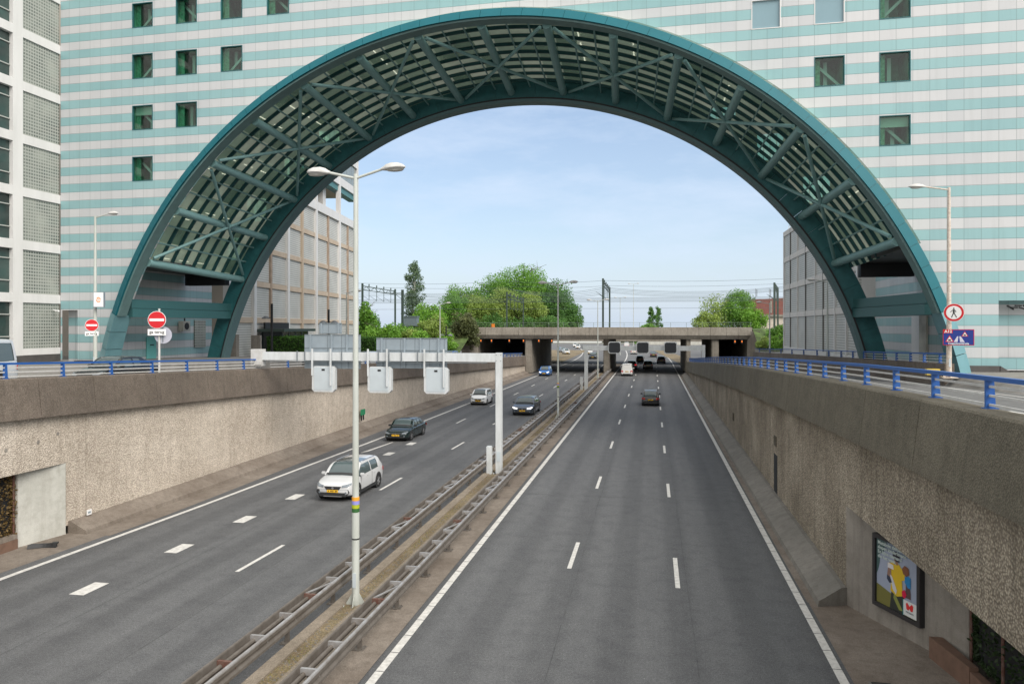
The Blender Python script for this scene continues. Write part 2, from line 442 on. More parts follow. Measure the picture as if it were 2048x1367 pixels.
# far verge triangles beyond the railway bridge
g = MB()
g.add([(-21.5, 160, .02), (-19.2, 160, .02), (-20.5, 245, .02), (-34, 245, .02)], [(0, 1, 2, 3)])
g.add([(5.6, 160, .02), (9.4, 160, .02), (1.5, 300, .02), (-3.0, 300, .02)], [(0, 1, 2, 3)])
struct('far_verge', g, M['soil'])

# edge lines
mk = MB()
def line(mb, yl, xf, w, z=.006):
    for a, b in zip(yl, yl[1:]):
        mb.quad((xf(a) - w / 2, a, z), (xf(a) + w / 2, a, z), (xf(b) + w / 2, b, z), (xf(b) - w / 2, b, z))
line(mk, ys(8, 160, 50), lineL, .2)
line(mk, [8, 160], K(-9.75), .18)
y = 8.0
while y < 44:                                  # segmented thermoplastic lines near the camera
    line(mk, [y, y + .97], K(-6.02), .2); line(mk, [y, y + .97], K(4.10), .2); y += 1.0
line(mk, [y, 160], K(-6.02), .2); line(mk, [y, 160], K(4.10), .2)
line(mk, ys(160, 300, 20), lambda y: -6.02 - .00035 * (y - 160) ** 2, .25)
line(mk, ys(160, 300, 20), lambda y: 4.10 - .00035 * (y - 160) ** 2, .25)
line(mk, ys(160, 300, 20), lambda y: -17.55 - .0007 * (y - 160) ** 2, .25)
struct('edge_lines', mk, M['mark'])
mk = MB()
for k in range(-1, 14):
    y0 = 23.9 + 12.02 * (k - 1) + 0.0
    if y0 > 6: line(mk, [y0, y0 + 2.95], K(-2.62), .14)
    y1 = 22.7 + 12.02 * (k - 1)
    if y1 > 6: line(mk, [y1, y1 + 2.95], K(.74), .14)
    y2 = 21.65 + 12.05 * (k - 1)
    if y2 > 6: line(mk, [y2, y2 + 2.95], (lambda y: interp(y, [(21, -12.92), (48, -12.4), (120, -12.2)])), .14)
for k in range(9):
    line(mk, [58.1 + 12.6 * k, 61.1 + 12.6 * k], K(-15.42), .14)
struct('lane_markings', mk, M['mark'])
mk = MB()
for yc in (11.2, 15.3, 19.45, 23.55, 27.6, 31.65, 35.6, 39.5, 43.4, 47.4):
    xc = interp(yc, [(19.5, -16.35), (31.6, -15.97), (47.4, -15.67)])
    mk.quad((xc - .24, yc - .52, .006), (xc + .24, yc - .52, .006), (xc + .24, yc + .52, .006), (xc - .24, yc + .52, .006))
struct('block_markings', mk, M['mark'])
mk = MB()   # deflection arrow on the slip lane
mk.poly([(-17.02, 47.8, .007), (-17.22, 44.9, .007), (-17.30, 44.0, .007), (-17.62, 43.1, .007), (-17.86, 40.9, .007), (-17.60, 42.6, .007), (-17.62, 43.6, .007), (-17.42, 45.2, .007), (-17.14, 47.8, .007)])
struct('arrow_marking', mk, M['mark'])

mk = MB()
for xs0, ph in ((-2.32, 0), (1.02, 2), (-12.1, 1), (-15.1, 4)):
    for a, b in zip(ys(8, 120, 60), ys(8, 120, 60)[1:]):
        wv = lambda y: xs0 + .012 * math.sin(y * .9 + ph) + .01 * math.sin(y * 2.3)
        mk.quad((wv(a) - .009, a, .004), (wv(a) + .009, a, .004), (wv(b) + .009, b, .004), (wv(b) - .009, b, .004))
for y_ in (34.2, 61.5, 118.2):
    mk.quad((-6.1, y_, .004), (4.2, y_ + .1, .004), (4.2, y_ + .13, .004), (-6.1, y_ + .035, .004))
struct('road_seams', mk, plain('bitumen_seam', (.062, .063, .065), .8, var=.5))
# median: kerb strips, planting strip
mb = MB(); mb.box(-8.66, -8.34, 6, 124, 0, .10); mb.box(-7.98, -7.28, 6, 124, 0, .07)
struct('median_kerbs', mb, concrete('median_concrete', (.27, .23, .18), (.36, .31, .25), (.14, .12, .09), 30., .006, .5, .5))
mb = MB()
for a, b in zip(ys(6, 160, 120), ys(6, 160, 120)[1:]):
    mb.quad((-8.34, a, .05), (-7.98, a, .05), (-7.98, b, .05), (-8.34, b, .05))
struct('median_soil', mb, M['soil'])
mb = MB()
strip(mb, [6, 160], K(-6.86), K(-6.27), K(.02)); strip(mb, [6, 160], K(-7.30), K(-6.86), K(.008))
struct('median_gutter', mb, M['gutter'])
mb = MB(); strip(mb, [6, 22.2], K(4.30), K(7.6), K(.006)); strip(mb, [22.2, 121], K(4.27), K(4.5), K(.006))
struct('right_apron', mb, M['gutter'])
mb = MB()
strip(mb, ys(8, 24.5, 4), lambda y: -22.6, lambda y: lineL(y) - .5, K(.006))
strip(mb, ys(24.5, 121, 30), lambda y: xl(y) + .3, lambda y: min(lineL(y) - .35, xl(y) + 1.9), K(.006))
struct('left_apron', mb, M['gutter'])
# small stones and litter in the median and on the aprons
mb = MB(); rnd = random.Random(3)
for i in range(1500):
    y = 9 + 60 * rnd.random() ** 2.2; x = -8.33 + rnd.random() * .38; s = .015 + .03 * rnd.random() ** 2
    mb.add([(x - s, y, .05), (x + s, y - s * .5, .05), (x + s * .3, y + s, .05), (x, y, .05 + s * 1.1)], [(0, 1, 3), (1, 2, 3), (2, 0, 3)])
for i in range(300):
    y = 9 + 40 * rnd.random() ** 1.5; x = rnd.choice([4.3 + rnd.random() * .5, -6.8 + rnd.random() * .5, lineL(y) - .4 - rnd.random() * .8]); s = .008 + .02 * rnd.random() ** 3
    mb.add([(x - s, y, .022), (x + s, y - s * .5, .022), (x + s * .3, y + s, .022), (x, y, .02 + s)], [(0, 1, 3), (1, 2, 3), (2, 0, 3)])
tag(mb.build('gravel', M['conc'], fix=False), kind='stuff')['label'] = 'loose stones lying in the median and the gutters'
mb = MB()
for i in range(2600):
    y = 9 + 80 * rnd.random() ** 1.7
    if math.sin(y * 1.3) + math.sin(y * .47 + 1) + rnd.random() < 1.0: continue
    x = -8.33 + rnd.random() * .34; a = rnd.random() * 6.28; h = .03 + .07 * rnd.random(); w = .012
    mb.add([(x, y, .05), (x + w * math.cos(a), y + w * math.sin(a), .05), (x + .04 * math.sin(a), y + .04 * math.cos(a), .05 + h)], [(0, 1, 2)])
o = tag(mb.build('weeds', leaf('weed_leaf', (.10, .12, .02), (.34, .30, .07), 3), fix=False), kind='stuff'); o['label'] = 'yellowish weeds growing along the median strip'

# side roads and raised land on both sides
g = MB()
strip(g, ys(-12, 122, 20), lambda y: xl(y) - .3, K(-31.6), zsl)
struct('side_road_left', g, M['asphalt_side'])
ZPL = [(0, 5.25), (55, 5.2), (75, 4.6), (112, 3.6)]
def zpl(y): return interp(y, ZPL)
g = MB()
strip(g, ys(-12, 112, 20), K(-31.6), K(-260), zpl)
strip(g, ys(-12, 112, 20), K(-31.6), K(-31.6), zsl, zpl)
struct('plaza_left', g, M['paving'])
g = MB()
strip(g, ys(-12, 122, 20), K(5.6), K(14.4), zsr)
struct('side_road_right', g, M['asphalt_side'])
g = MB()
strip(g, ys(-12, 112, 20), K(14.9), K(260), lambda y: interp(y, [(0, 5.3), (50, 5.2), (112, 4.1)]))
strip(g, ys(-12, 41, 8), K(14.4), K(14.9), zsr, lambda y: 5.3)
struct('plaza_right', g, M['paving'])
mk = MB()
for k in range(16):
    y0 = 14 + 4 * k; line_x = 10.0
    mk.quad((line_x - .06, y0, zsr(y0) + .008), (line_x + .06, y0, zsr(y0) + .008), (line_x + .06, y0 + 1.6, zsr(y0 + 1.6) + .008), (line_x - .06, y0 + 1.6, zsr(y0 + 1.6) + .008))
for a, b in zip(ys(10, 118, 30), ys(10, 118, 30)[1:]):
    for x in (6.6, 13.6): mk.quad((x - .07, a, zsr(a) + .008), (x + .07, a, zsr(a) + .008), (x + .07, b, zsr(b) + .008), (x - .07, b, zsr(b) + .008))
    for x in (-23.0, -30.8): mk.quad((x - .07, a, zsl(a) + .008), (x + .07, a, zsl(a) + .008), (x + .07, b, zsl(b) + .008), (x - .07, b, zsl(b) + .008))
struct('side_road_markings', mk, M['mark'])

# ================================================================== RETAINING WALLS
def wall_face(mb, xf, dx, yl, z0, z1):
    """slab between xf(y) and xf(y)+dx over y list, bottom z0(y), top z1(y)"""
    rings = []
    for y in yl:
        a, b = xf(y), xf(y) + dx
        rings.append([(a, y, z0(y)), (a, y, z1(y)), (b, y, z1(y)), (b, y, z0(y))])
    mb.loft(rings)
def coping_face(mb, xf, s, yl, zt, h=1.4):
    for i, (a, b) in enumerate(zip(yl, yl[1:])):
        a2 = a + .012; b2 = b - .012
        rings = []
        for y in ys(a2, b2, 2):
            x = xf(y); rings.append([(x + s * .30, y, zt(y) - h), (x + s * .14, y, zt(y) - .04), (x + s * .10, y, zt(y)), (x - s * .42, y, zt(y)), (x - s * .42, y, zt(y) - h)])
        mb.loft(rings)
wl = thing('retaining_wall', 'rough beige pebbledash retaining wall with brown concrete coping along the left carriageway', 'retaining wall', (XL, 60, 0))
wl.location = (0, 0, 0)
mb = MB()
wall_face(mb, xl, -.5, ys(24.4, 25.38, 1), K(.3), lambda y: ztl(y) - 1.38); mb.build('wall_panel', M['pebble'], wl)
for ya, yb in ((25.41, 39.9), (39.93, 52.5), (52.53, 66)):
    mb = MB(); wall_face(mb, xl, -.5, ys(ya, yb, 8), K(.3), lambda y: ztl(y) - 1.38); mb.build('wall_panel', M['pebble'], wl)
mb = MB()
wall_face(mb, xl, -.5, ys(8, 24.4, 6), K(2.66), lambda y: ztl(y) - 1.38)
mb.build('wall_panel', M['pebble'], wl)
mb = MB(); wall_face(mb, lambda y: xl(y) - .04, -.5, ys(66.03, 122, 20), K(.3), lambda y: ztl(y) - 1.38)
mb.build('wall_panel', M['pebble'], wl)
mb = MB(); coping_face(mb, xl, 1, [8, 13.6, 18.3, 22.95, 25.6, 29.3, 33.2, 37.2, 41.3, 45.4, 49.6, 54, 59, 64, 69, 74, 80, 86, 92, 98, 104, 110, 116, 121.6], ztl)
mb.build('coping', M['coping'], wl)
mb = MB()
rings = []
for y in ys(24.5, 121, 30):
    x = xl(y); rings.append([(x - .02, y, 0), (x - .02, y, .46), (x + .10, y, .46), (x + .75, y, .14), (x + .78, y, 0)])
mb.loft(rings); mb.build('plinth', M['gutter'], wl)
mb = MB(); mb.prism([(-21.5, 24.38, 0), (-21.86, 22.6, 0), (-22.2, 22.6, 0), (-21.95, 24.38, 0)], (0, 0, 2.66)); mb.build('niche_panel', M['conc_light'], wl)
mb = MB(); mb.box(-24.2, -24.0, 6, 24.4, 0, 2.7); mb.box(-24.2, -22.0, 6, 24.4, 2.66, 2.72)
mb.build('niche_back', M['plinth'], wl)
mb = MB()
for px_, pz in ((21.75, 3.55), (23.1, 3.62), (24.0, 3.8)):
    mb.tube((-21.49, px_, pz), (-21.505, px_, pz), .07, n=10)
mb.build('drain_spot', M['conc'], wl)

wr = thing('retaining_wall', 'dark weathered pebbledash retaining wall with olive concrete coping along the right carriageway', 'retaining wall')
mb = MB()
wall_face(mb, xr, .5, ys(22.2, 36, 12), K(.3), lambda y: ztr(y) - 1.38)
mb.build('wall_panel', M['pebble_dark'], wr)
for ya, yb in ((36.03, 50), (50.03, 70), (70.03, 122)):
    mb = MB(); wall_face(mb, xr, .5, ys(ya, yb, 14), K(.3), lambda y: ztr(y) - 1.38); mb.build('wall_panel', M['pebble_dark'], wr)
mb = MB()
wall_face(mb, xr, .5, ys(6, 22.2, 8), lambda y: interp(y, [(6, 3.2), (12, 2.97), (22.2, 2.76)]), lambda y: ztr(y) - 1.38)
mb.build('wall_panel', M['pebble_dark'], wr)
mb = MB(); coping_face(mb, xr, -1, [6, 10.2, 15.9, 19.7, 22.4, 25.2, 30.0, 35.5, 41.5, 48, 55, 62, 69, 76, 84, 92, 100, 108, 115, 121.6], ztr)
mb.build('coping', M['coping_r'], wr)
mb = MB(); rings = []
for y in [21.9] + ys(22.3, 121, 30):
    e = 0 if y > 22 else 1
    rings.append([(5.32, y + e * .26, 0), (5.32, y + e * .26, .50), (5.16, y + e * .2, .50), (4.52, y, .16), (4.49, y, 0)])
mb.loft(rings); mb.build('plinth', M['plinth'], wr)
mb = MB(); mb.prism([(5.3, 22.19, 0), (6.62, 19.1, 0), (6.9, 18.2, 0), (7.4, 18.2, 0), (5.8, 22.19, 0)], (0, 0, 2.77)); mb.build('niche_panel', M['conc'], wr)
mb = MB(); mb.box(8.3, 8.5, 4, 22.1, 0, 3.2)
for a, b in zip(ys(4, 22.1, 6), ys(4, 22.1, 6)[1:]):
    za, zb = (interp(v, [(6, 3.2), (12, 2.97), (22.2, 2.76)]) + .003 for v in (a, b))
    mb.quad((5.4, a, za), (8.3, a, za), (8.3, b, zb), (5.4, b, zb))
mb.build('niche_back', M['plinth'], wr)

# doorway slot, grilles
d = MB(); d.box(5.285, 5.31, 33.9, 34.75, .5, 2.15)
o = d.build('service_door', M['black']); tag(o, 'narrow dark service door recessed in the right retaining wall', 'door')
for (y, z, w, h, lab) in ((34.3, 2.75, .55, .42, 'small metal louvre grille above the dark service door'), (51.5, 1.75, .5, .5, 'small box grille on the right wall, farther from the camera than the service door')):
    t = thing('wall_grille', lab, 'grille', (5.28, y, z))
    f = MB(); f.box(-.03, .01, -w / 2, w / 2, h / 2 - .03, h / 2); f.box(-.03, .01, -w / 2, w / 2, -h / 2, -h / 2 + .03)
    f.box(-.03, .01, -w / 2, -w / 2 + .03, -h / 2 + .03, h / 2 - .03); f.box(-.03, .01, w / 2 - .03, w / 2, -h / 2 + .03, h / 2 - .03); f.build('frame', M['coping_r'], t)
    f = MB()
    for k in range(6): f.box(-.02, .005, -w / 2 + .03, w / 2 - .03, -h / 2 + .05 + k * h / 6.5, -h / 2 + .075 + k * h / 6.5)
    f.build('slat', M['coping_r'], t)

# ================================================================== RAILINGS
def railing(label, xf, zf, y0, y1, posts, h=.52, inward=1, nrail=3, lean=.1):
    t = thing('parapet_railing', label, 'railing')
    yl = sorted(set([y0] + [p for p in posts if y0 < p < y1] + [y1]))
    top = MB(); rings = []
    for y in yl:
        x = xf(y); z = zf(y) + h
        rings.append([(x - .07, y, z - .045), (x + .07, y, z - .045), (x + .07, y, z + .03), (x - .07, y, z + .03)])
    top.loft(rings); top.build('top_rail', M['blue'], t)
    for k in range(nrail):
        f = (k + .55) / (nrail + .35)
        r = MB(); rings = []
        for y in yl:
            x = xf(y) - inward * lean * (1 - f) * .0 ; z = zf(y) + h * f - .02
            rings.append([(x - .012, y, z - .02), (x + .022, y, z - .02), (x + .022, y, z + .02), (x - .012, y, z + .02)])
        r.loft(rings); r.build('rail', M['whiterail'], t)
    for p in posts:
        if not (y0 <= p <= y1): continue
        x = xf(p); z = zf(p)
        m = MB(); m.prism([(x - .06 , p - .022, z), (x + .10, p - .022, z), (x + .07, p - .022, z + h - .03), (x - .06, p - .022, z + h - .03)], (0, .05, 0))
        m.box(x - .10, x + .13, p - .07, p + .07, z, z + .015)
        m.build('post', M['blue'], t)
    return t
pr = [11.5] + [14.0 + 2.48 * i for i in range(44)]
railing('long blue railing with white bars on the coping of the right trench wall', K(5.62), ztr, 9, 120, [p for p in pr if p < 120])
pl = [16.8 + 2.53 * i for i in range(42)]
railing('blue railing with white bars on the coping of the left trench wall', lambda y: xl(y) - .15, ztl, 9, 38.9, [p for p in pl if p < 39], inward=-1)
railing('far stretch of blue railing on the left wall beyond the white sign gantry', lambda y: xl(y) - .15, ztl, 40.0, 120, [p for p in pl if p > 40], inward=-1)
# outer walls of the side roads
def zo_r(y): return interp(y, [(40, 5.90), (56, 5.48), (79, 4.93), (110, 4.12)])
ow = MB()
for a, b in zip([40.9, 47, 53.5, 60, 67, 75, 84, 93, 102], [47, 53.5, 60, 67, 75, 84, 93, 102, 114]):
    wall_face(ow, K(14.4), .45, [a + .01, b - .01], lambda y: zsr(y) - .5, zo_r)
o = ow.build('low_wall', M['coping']); tag(o, 'low brown concrete wall on the far side of the right side road', 'low wall')
railing('blue railing on the low wall beyond the right side road, beside the arch foot', K(14.6), zo_r, 40.9, 113, [42.1, 44.4, 46.6, 49.1, 51.6, 53.8, 56.2, 59.2, 62.7, 66.9, 71.5, 77.6, 83.9, 90.8, 99.2, 108.7], h=.50)
def zo_l(y): return zsl(y) + .75
ow = MB()
for a, b in zip(ys(64, 112, 7), ys(64, 112, 7)[1:]): wall_face(ow, K(-31.6), -.4, [a + .01, b - .01], lambda y: zsl(y) - .3, zo_l)
o = ow.build('low_wall', M['coping']); tag(o, 'low concrete wall beyond the left side road, in front of the hedges', 'low wall')
railing('blue railing beyond the left side road, in front of the hedges', K(-31.8), zo_l, 64, 112, ys(64.5, 111.5, 16), h=.5, inward=-1)

# ================================================================== GUARD RAILS in the median
def guard(label, x0, x1, cap):
    t = thing('guard_rail', label, 'guard rail')
    for x, s in ((x0, -1), (x1, 1)):
        m = MB(); prof = [(0, .44), (.045, .47), (.045, .53), (.0, .58), (.0, .62), (.045, .67), (.045, .73), (0, .76), (-.02, .76), (-.02, .44)]
        ring = lambda y: [(x - s * .0 + s * (px_ - .045), y, pz) for px_, pz in prof]
        m.loft([ring(y) for y in (6, 40, 80, 124)]); m.build('beam', M['galv_brown'], t, smooth=25)
        c = MB(); c.tube((x - s * .03, 6, .765), (x - s * .03, 124, .765), .028 if s * cap < 0 else .042, n=8)
        c.build('top_bar', M['galv'] if s * cap > 0 else M['galv_brown'], t, smooth=True)
    i = 0; y = 9.0
    rr = random.Random(x0)
    while y < 124:
        if i < 84:
            m = MB(); m.box(x0 + .03, x1 - .03, y - .035, y + .035, .70, .735); m.box(x0 + .03, x1 - .03, y - .035, y - .022, .60, .70)
            mm = M['rust'] if (i % 6 == 1 and y < 34) or rr.random() < .08 else M['galv']
            m.build('spacer', mm, t)
        if i % 5 == 2:
            m = MB(); m.bar((x0 + .05, y, .715), (x1 - .05, y + 1.2, .715), .05, .03); m.build('brace', M['galv'], t)
        if i % 2 == 0:
            xm = (x0 + x1) / 2
            m = MB(); m.box(xm - .05, xm + .05, y - .03, y + .03, .012, .60); m.box(xm - .14, xm + .14, y - .14, y + .14, .012, .03)
            for ax in (-.1, .1):
                for ay in (-.1, .1): m.tube((xm + ax, y + ay, .03), (xm + ax, y + ay, .06), .018, n=6)
            m.build('post', M['galv_brown'], t)
        i += 1; y += 1.334
    m = MB(); m.tube(((x0 + x1) / 2 - .12 * cap, 6, .62), ((x0 + x1) / 2 - .12 * cap, 124, .62), .05, n=8); m.build('inner_tube', M['galv_brown'], t, smooth=True)
    return t
guard('double steel guard rail with rusty cross bars along the left carriageway side of the median', -9.05, -8.52, 1)
guard('double steel guard rail with ladder-like cross bars along the right carriageway side of the median', -7.17, -6.65, 1)

# ================================================================== LAMP POSTS
def lamp_head(mb, lens, p, d, L=.78, k=1.):
    """streamlined street light head: p = arm end, d = unit direction (world xy)"""
    p = Vector(p); d = Vector(d).normalized(); s = Vector((-d.y, d.x, 0)); up = Vector((0, 0, 1))
    rings = []
    for t, w, h, b in ((0, .05, .05, -.03), (.10, .07, .08, -.04), (.22, .13, .13, -.05), (.45, .17, .16, -.06), (.7, .165, .14, -.06), (.9, .12, .08, -.05), (1., .04, .02, -.03)):
        c = p + d * (L * t) + up * (.05 * t)
        rings.append([c + s * (w * k * math.cos(a)) + up * ((h if math.sin(a) > 0 else -b) * k * math.sin(a)) for a in [2 * math.pi * i / 12 for i in range(12)]])
    mb.loft(rings)
    c = p + d * (L * .58) + up * (-.058 * k + .03)
    lens.loft([[c + s * (.12 * k * math.cos(a)) * r + d * (.26 * k * math.sin(a)) * r + up * dz for a in [2 * math.pi * i / 12 for i in range(12)]] for r, dz in ((1, .01), (.8, -.03 * k), (.4, -.045 * k))])
def lamp(label, x, y, z0, H, arms, r=.11, mat='pole', bands=False, flange=True, group=None, head=.78, alen=1.0):
    t = thing('street_lamp', label, 'street lamp', (x, y, z0), 0, group)
    m = MB(); m.tube((0, 0, 0), (0, 0, 2.6), r * 1.12, n=16); m.tube((0, 0, 2.6), (0, 0, H), r, r * .62, n=16); m.build('pole', M[mat], t, smooth=True)
    for a in arms:
        m = MB(); e = (a * (alen - .1), 0, H + .02 + (.08 if a > 0 else .04)); m.tube((0, 0, H - .12), e, .038, n=8); ob = m.build('arm', M[mat], t, smooth=True)
        hb, lb = MB(), MB(); lamp_head(hb, lb, e, (a, 0, 0), head)
        ho = hb.build('lamp_head', M['whiterail'], t, smooth=True); lb.build('lens', M['lampglass'], ho, smooth=True)
    if flange:
        m = MB(); m.box(-.34, .34, -.26, .26, .0, .035)
        for sx, sy in ((1, 0), (-1, 0), (0, 1), (0, -1)):
            m.prism([(sx * .1, sy * .1, .035), (sx * .30, sy * .24, .035), (sx * .1, sy * .1, .38)], (sy * .014, sx * .014, 0))
        for sx in (-.28, .28):
            for sy in (-.2, .2): m.tube((sx, sy, .035), (sx, sy, .09), .03, n=6)
        m.build('base_flange', M[mat], t)
    if r > .084:
        m = MB(); m.box(-.045, .045, -r * 1.12 - .012, -r * 1.12 + .02, .55, .95); m.build('hatch', M['vmsback'], t)
    if bands:
        m = MB(); m.tube((0, 0, 1.86), (0, 0, 1.90), r * 1.15, n=16); m.build('strap', M['plastic'], t)
        for k, c in enumerate([(.03, .12, .03), (.38, .44, .02), (.26, .26, .62), (.72, .33, .03)]):
            m = MB(); m.tube((0, 0, 2.62 + k * .105), (0, 0, 2.72 + k * .105), r * 1.13, n=16, caps=True)
            m.build('colour_band', plain('band_%d' % k, c, .6), t, smooth=True)
    return t
lamp('tall white twin-arm street lamp with coloured bands, nearest in the median', -8.07, 19.57, 0, 11.95, (-1, 1), r=.092, bands=True, head=.68, alen=.85)
lamp('second twin-arm street lamp in the median, in front of the big tree clump', -7.75, 62.2, 0, 11.3, (-1, 1), r=.085, bands=True)
lamp('third twin-arm street lamp in the median, just before the railway bridge', -8.0, 112, 0, 11.6, (-1, 1), r=.09)
lamp('single-arm lamp post with a lamp sign box before the left arch foot', -35.05, 42.2, 4.85, 9.95, (1,), r=.11, mat='pole', flange=False, alen=1.0, head=.75)
lamp('flaking single-arm lamp post carrying traffic signs beside the right side road', 14.4, 40.35, 5.2, 9.4, (-1,), r=.108, mat='pole_pink', flange=True, alen=1.15, head=.8)
lamp('slim lamp post in front of the right louvred building, arm to the left', 14.9, 68.8, 4.9, 6.8, (-1,), r=.09, flange=False)
lamp('slim lamp post beside the bushes right of the railway bridge', 15.0, 102, 4.2, 6.6, (-1,), r=.09, flange=False)
lamp('slim lamp post in front of the left louvred building, arm to the right', -32.2, 75.6, 4.5, 6.9, (1,), r=.09, flange=False)
lamp('slim lamp post among the bushes left of the railway bridge', -31.2, 108, 3.5, 7.6, (1,), r=.09, flange=False)

# rail of the cables beyond: tall far motorway lamps seen above the bridge
for (x, y, H, lab) in ((-5.6, 228, 20.5, 'distant thin twin-arm lamp right of the signal portal, farther away'), (-8.6, 205, 15.5, 'distant thin lamp just right of the signal portal, nearer of two')):
    lamp(lab, x, y, 0, H, (-1, 1), r=.10, flange=False)

# ================================================================== GANTRY near
t = thing('sign_gantry', 'white half-portal gantry spanning the left carriageway with grey sign backs', 'gantry')
m = MB(); m.box(-8.06, -7.74, 38.32, 38.62, .03, 6.36); m.box(-8.2, -7.6, 38.2, 38.76, .0, .05)
for a in (-8.15, -7.65):
    for b in (38.24, 38.72): m.tube((a, b, .05), (a, b, .12), .03, n=6)
m.build('post', M['polew'], t)
m = MB(); m.box(-21.3, -8.06, 38.34, 38.60, 5.88, 6.33); m.build('cross_beam', M['polew'], t)
m = MB(); m.box(-21.95, -21.3, 38.25, 38.72, 5.55, 6.48); m.box(-21.75, -21.30, 38.2, 38.25, 5.62, 5.85); m.build('end_bracket', M['whiterail'], t)
m = MB(); m.box(-8.52, -8.24, 38.1, 38.4, .0, 1.5); m.build('control_box', M['polew'], t, bevel=.03)
m = MB(); m.box(-8.1, -8.065, 38.40, 38.46, 1.5, 5.86); m.path([(-8.5, 38.29, 5.83), (-12, 38.29, 5.80), (-16, 38.29, 5.84), (-21, 38.29, 5.80)], .016, n=5); m.build('cable', M['signbackdark'], t)
m = MB(); m.box(-8.0, -7.8, 38.305, 38.318, .7, 1.2); m.build('hatch', M['vmsback'], t)
for q in (5.95, 6.26):
    for xx in (-8.02, -7.78):
        m = MB(); m.tube((xx, 38.32, q), (xx, 38.29, q), .022, n=6); m.build('bolt', M['signbackdark'], t)
def signback(x0, x1, z0, z1, yb, ribs, vr):
    o = MB(); o.box(x0, x1, yb, yb + .03, z0, z1); b = o.build('sign_panel', M['signback'], t)
    for rx in ribs:
        r = MB(); r.box(rx - .05, rx + .05, yb - .07, yb - .002, z0 + .02, z1 - .02); r.build('rib', M['signback'], b)
    for rz in vr:
        r = MB(); r.box(x0 + .01, x1 - .01, yb - .03, yb - .003, rz - .02, rz + .02); r.build('rib', M['signbackdark'], b)
    k = x0 + .55
    while k < x1:
        if all(abs(k - rx) > .2 for rx in ribs):
            r = MB(); r.box(k - .012, k + .012, yb - .012, yb - .002, z0, z1); r.build('seam', M['signbackdark'], b)
        k += .82
signback(-18.97, -15.68, 5.42, 7.30, 38.72, (-18.6, -17.35, -16.45), (7.28, 6.55, 5.9))
signback(-18.10, -16.78, 7.33, 7.93, 38.72, (-17.95, -16.95), (7.90, 7.36))
signback(-14.77, -10.79, 5.48, 7.12, 38.72, (-14.45, -13.15, -12.25, -11.25), (7.10, 6.45, 5.85))
for x in (-19.2, -18.75, -17.2, -16.6, -15.9, -14.5, -13.9, -13.2, -12.3, -11.9, -11.2):
    m = MB(); m.box(x - .02, x + .02, 38.27, 38.318, 5.82, 6.40); m.build('clamp', M['signbackdark'], t)
for x0, x1 in ((-18.33, -16.99), (-15.11, -13.77), (-11.95, -10.62)):
    v = thing('matrix_sign', {-18.33: 'leftmost of the three pale lane signal boxes hanging under the near gantry', -15.11: 'middle one of the three pale lane signal boxes under the near gantry', -11.95: 'rightmost of the three pale lane signal boxes under the near gantry'}[x0], 'lane signal', ((x0 + x1) / 2, 38.3, 4.17), 0, 'lane signal boxes under the near gantry')
    w = (x1 - x0) / 2
    m = MB(); c = .14; pts = [(-w + c, 0, 0), (w - c, 0, 0), (w, 0, c), (w, 0, 1.40 - c), (w - c, 0, 1.40), (-w + c, 0, 1.40), (-w, 0, 1.40 - c), (-w, 0, c)]
    m.prism(pts, (0, .28, 0)); m.build('housing', M['polew'], v)
    m = MB(); m.box(-w + .14, w - .16, -.02, -.002, .10, 1.36); m.build('door', M['vmsback'], v)
    m = MB(); m.box(-.09, .09, -.035, -.021, 1.16, 1.26); m.build('socket', M['black'], v)
    for sx in (-w + .05, w - .22):
        m = MB(); m.box(sx - .035, sx + .035, -.12, -.03, .35 if sx > 0 else .9, 2.36); m.build('hanger', M['polew'], v)

# ================================================================== GANTRY far
t = thing('sign_gantry', 'far grey portal gantry over the right carriageway with dark lane signals', 'gantry')
m = MB(); m.box(-8.1, -7.7, 90.8, 91.1, 0, 5.1); m.build('post', M['polew'], t)
m = MB(); m.box(5.75, 6.1, 90.8, 91.1, ztr(91) - .8, 5.55); m.build('post', M['polew'], t)
m = MB(); m.box(-8.35, 6.1, 90.85, 91.15, 4.86, 5.42); m.build('cross_beam', M['polew'], t)
m = MB(); m.box(-8.6, -8.3, 90.5, 90.8, 0, 1.6); m.build('control_box', M['polew'], t)
m = MB(); m.box(-8.42, -8.36, 90.8, 91.2, 5.0, 5.5); m.build('end_cap', M['signbackdark'], t)
for k, x0 in enumerate((-5.22, -1.88, 1.35)):
    v = thing('matrix_sign', ('leftmost', 'middle', 'rightmost')[k] + ' dark lane signal box on the far gantry over the right carriageway', 'lane signal', (x0 + .75, 90.6, 4.5), 0, 'dark lane signals on the far gantry')
    w = .76; c = .16
    m = MB(); pts = [(-w + c, 0, 0), (w - c, 0, 0), (w, 0, c), (w, 0, 1.42 - c), (w - c, 0, 1.42), (-w + c, 0, 1.42), (-w, 0, 1.42 - c), (-w, 0, c)]
    m.prism(pts, (0, .22, 0)); m.build('housing', M['polew'], v)
    m = MB(); w -= .09; pts = [(-w + c, 0, .1), (w - c, 0, .1), (w, 0, c + .1), (w, 0, 1.32 - c), (w - c, 0, 1.32), (-w + c, 0, 1.32), (-w, 0, 1.32 - c), (-w, 0, c + .1)]
    m.prism([(a, -.02, b) for a, _, b in pts], (0, .018, 0)); m.build('screen', M['screen'], v)
# ================================================================== ARCH BUILDING
def Bm(p): return (p[0], p[1] - .026 * (p[0] + 12), p[2])
def wob(mb): mb.v = [Bm(p) for p in mb.v]; return mb
CX, CZ = -10.46, -.68
bld = thing('office_building', 'tall office block with white and pale teal stripes and a huge arch over the motorway', 'building')
def P(mb, name, mat, par=bld, **k): return wob(mb).build(name, M[mat] if isinstance(mat, str) else mat, par, **k)

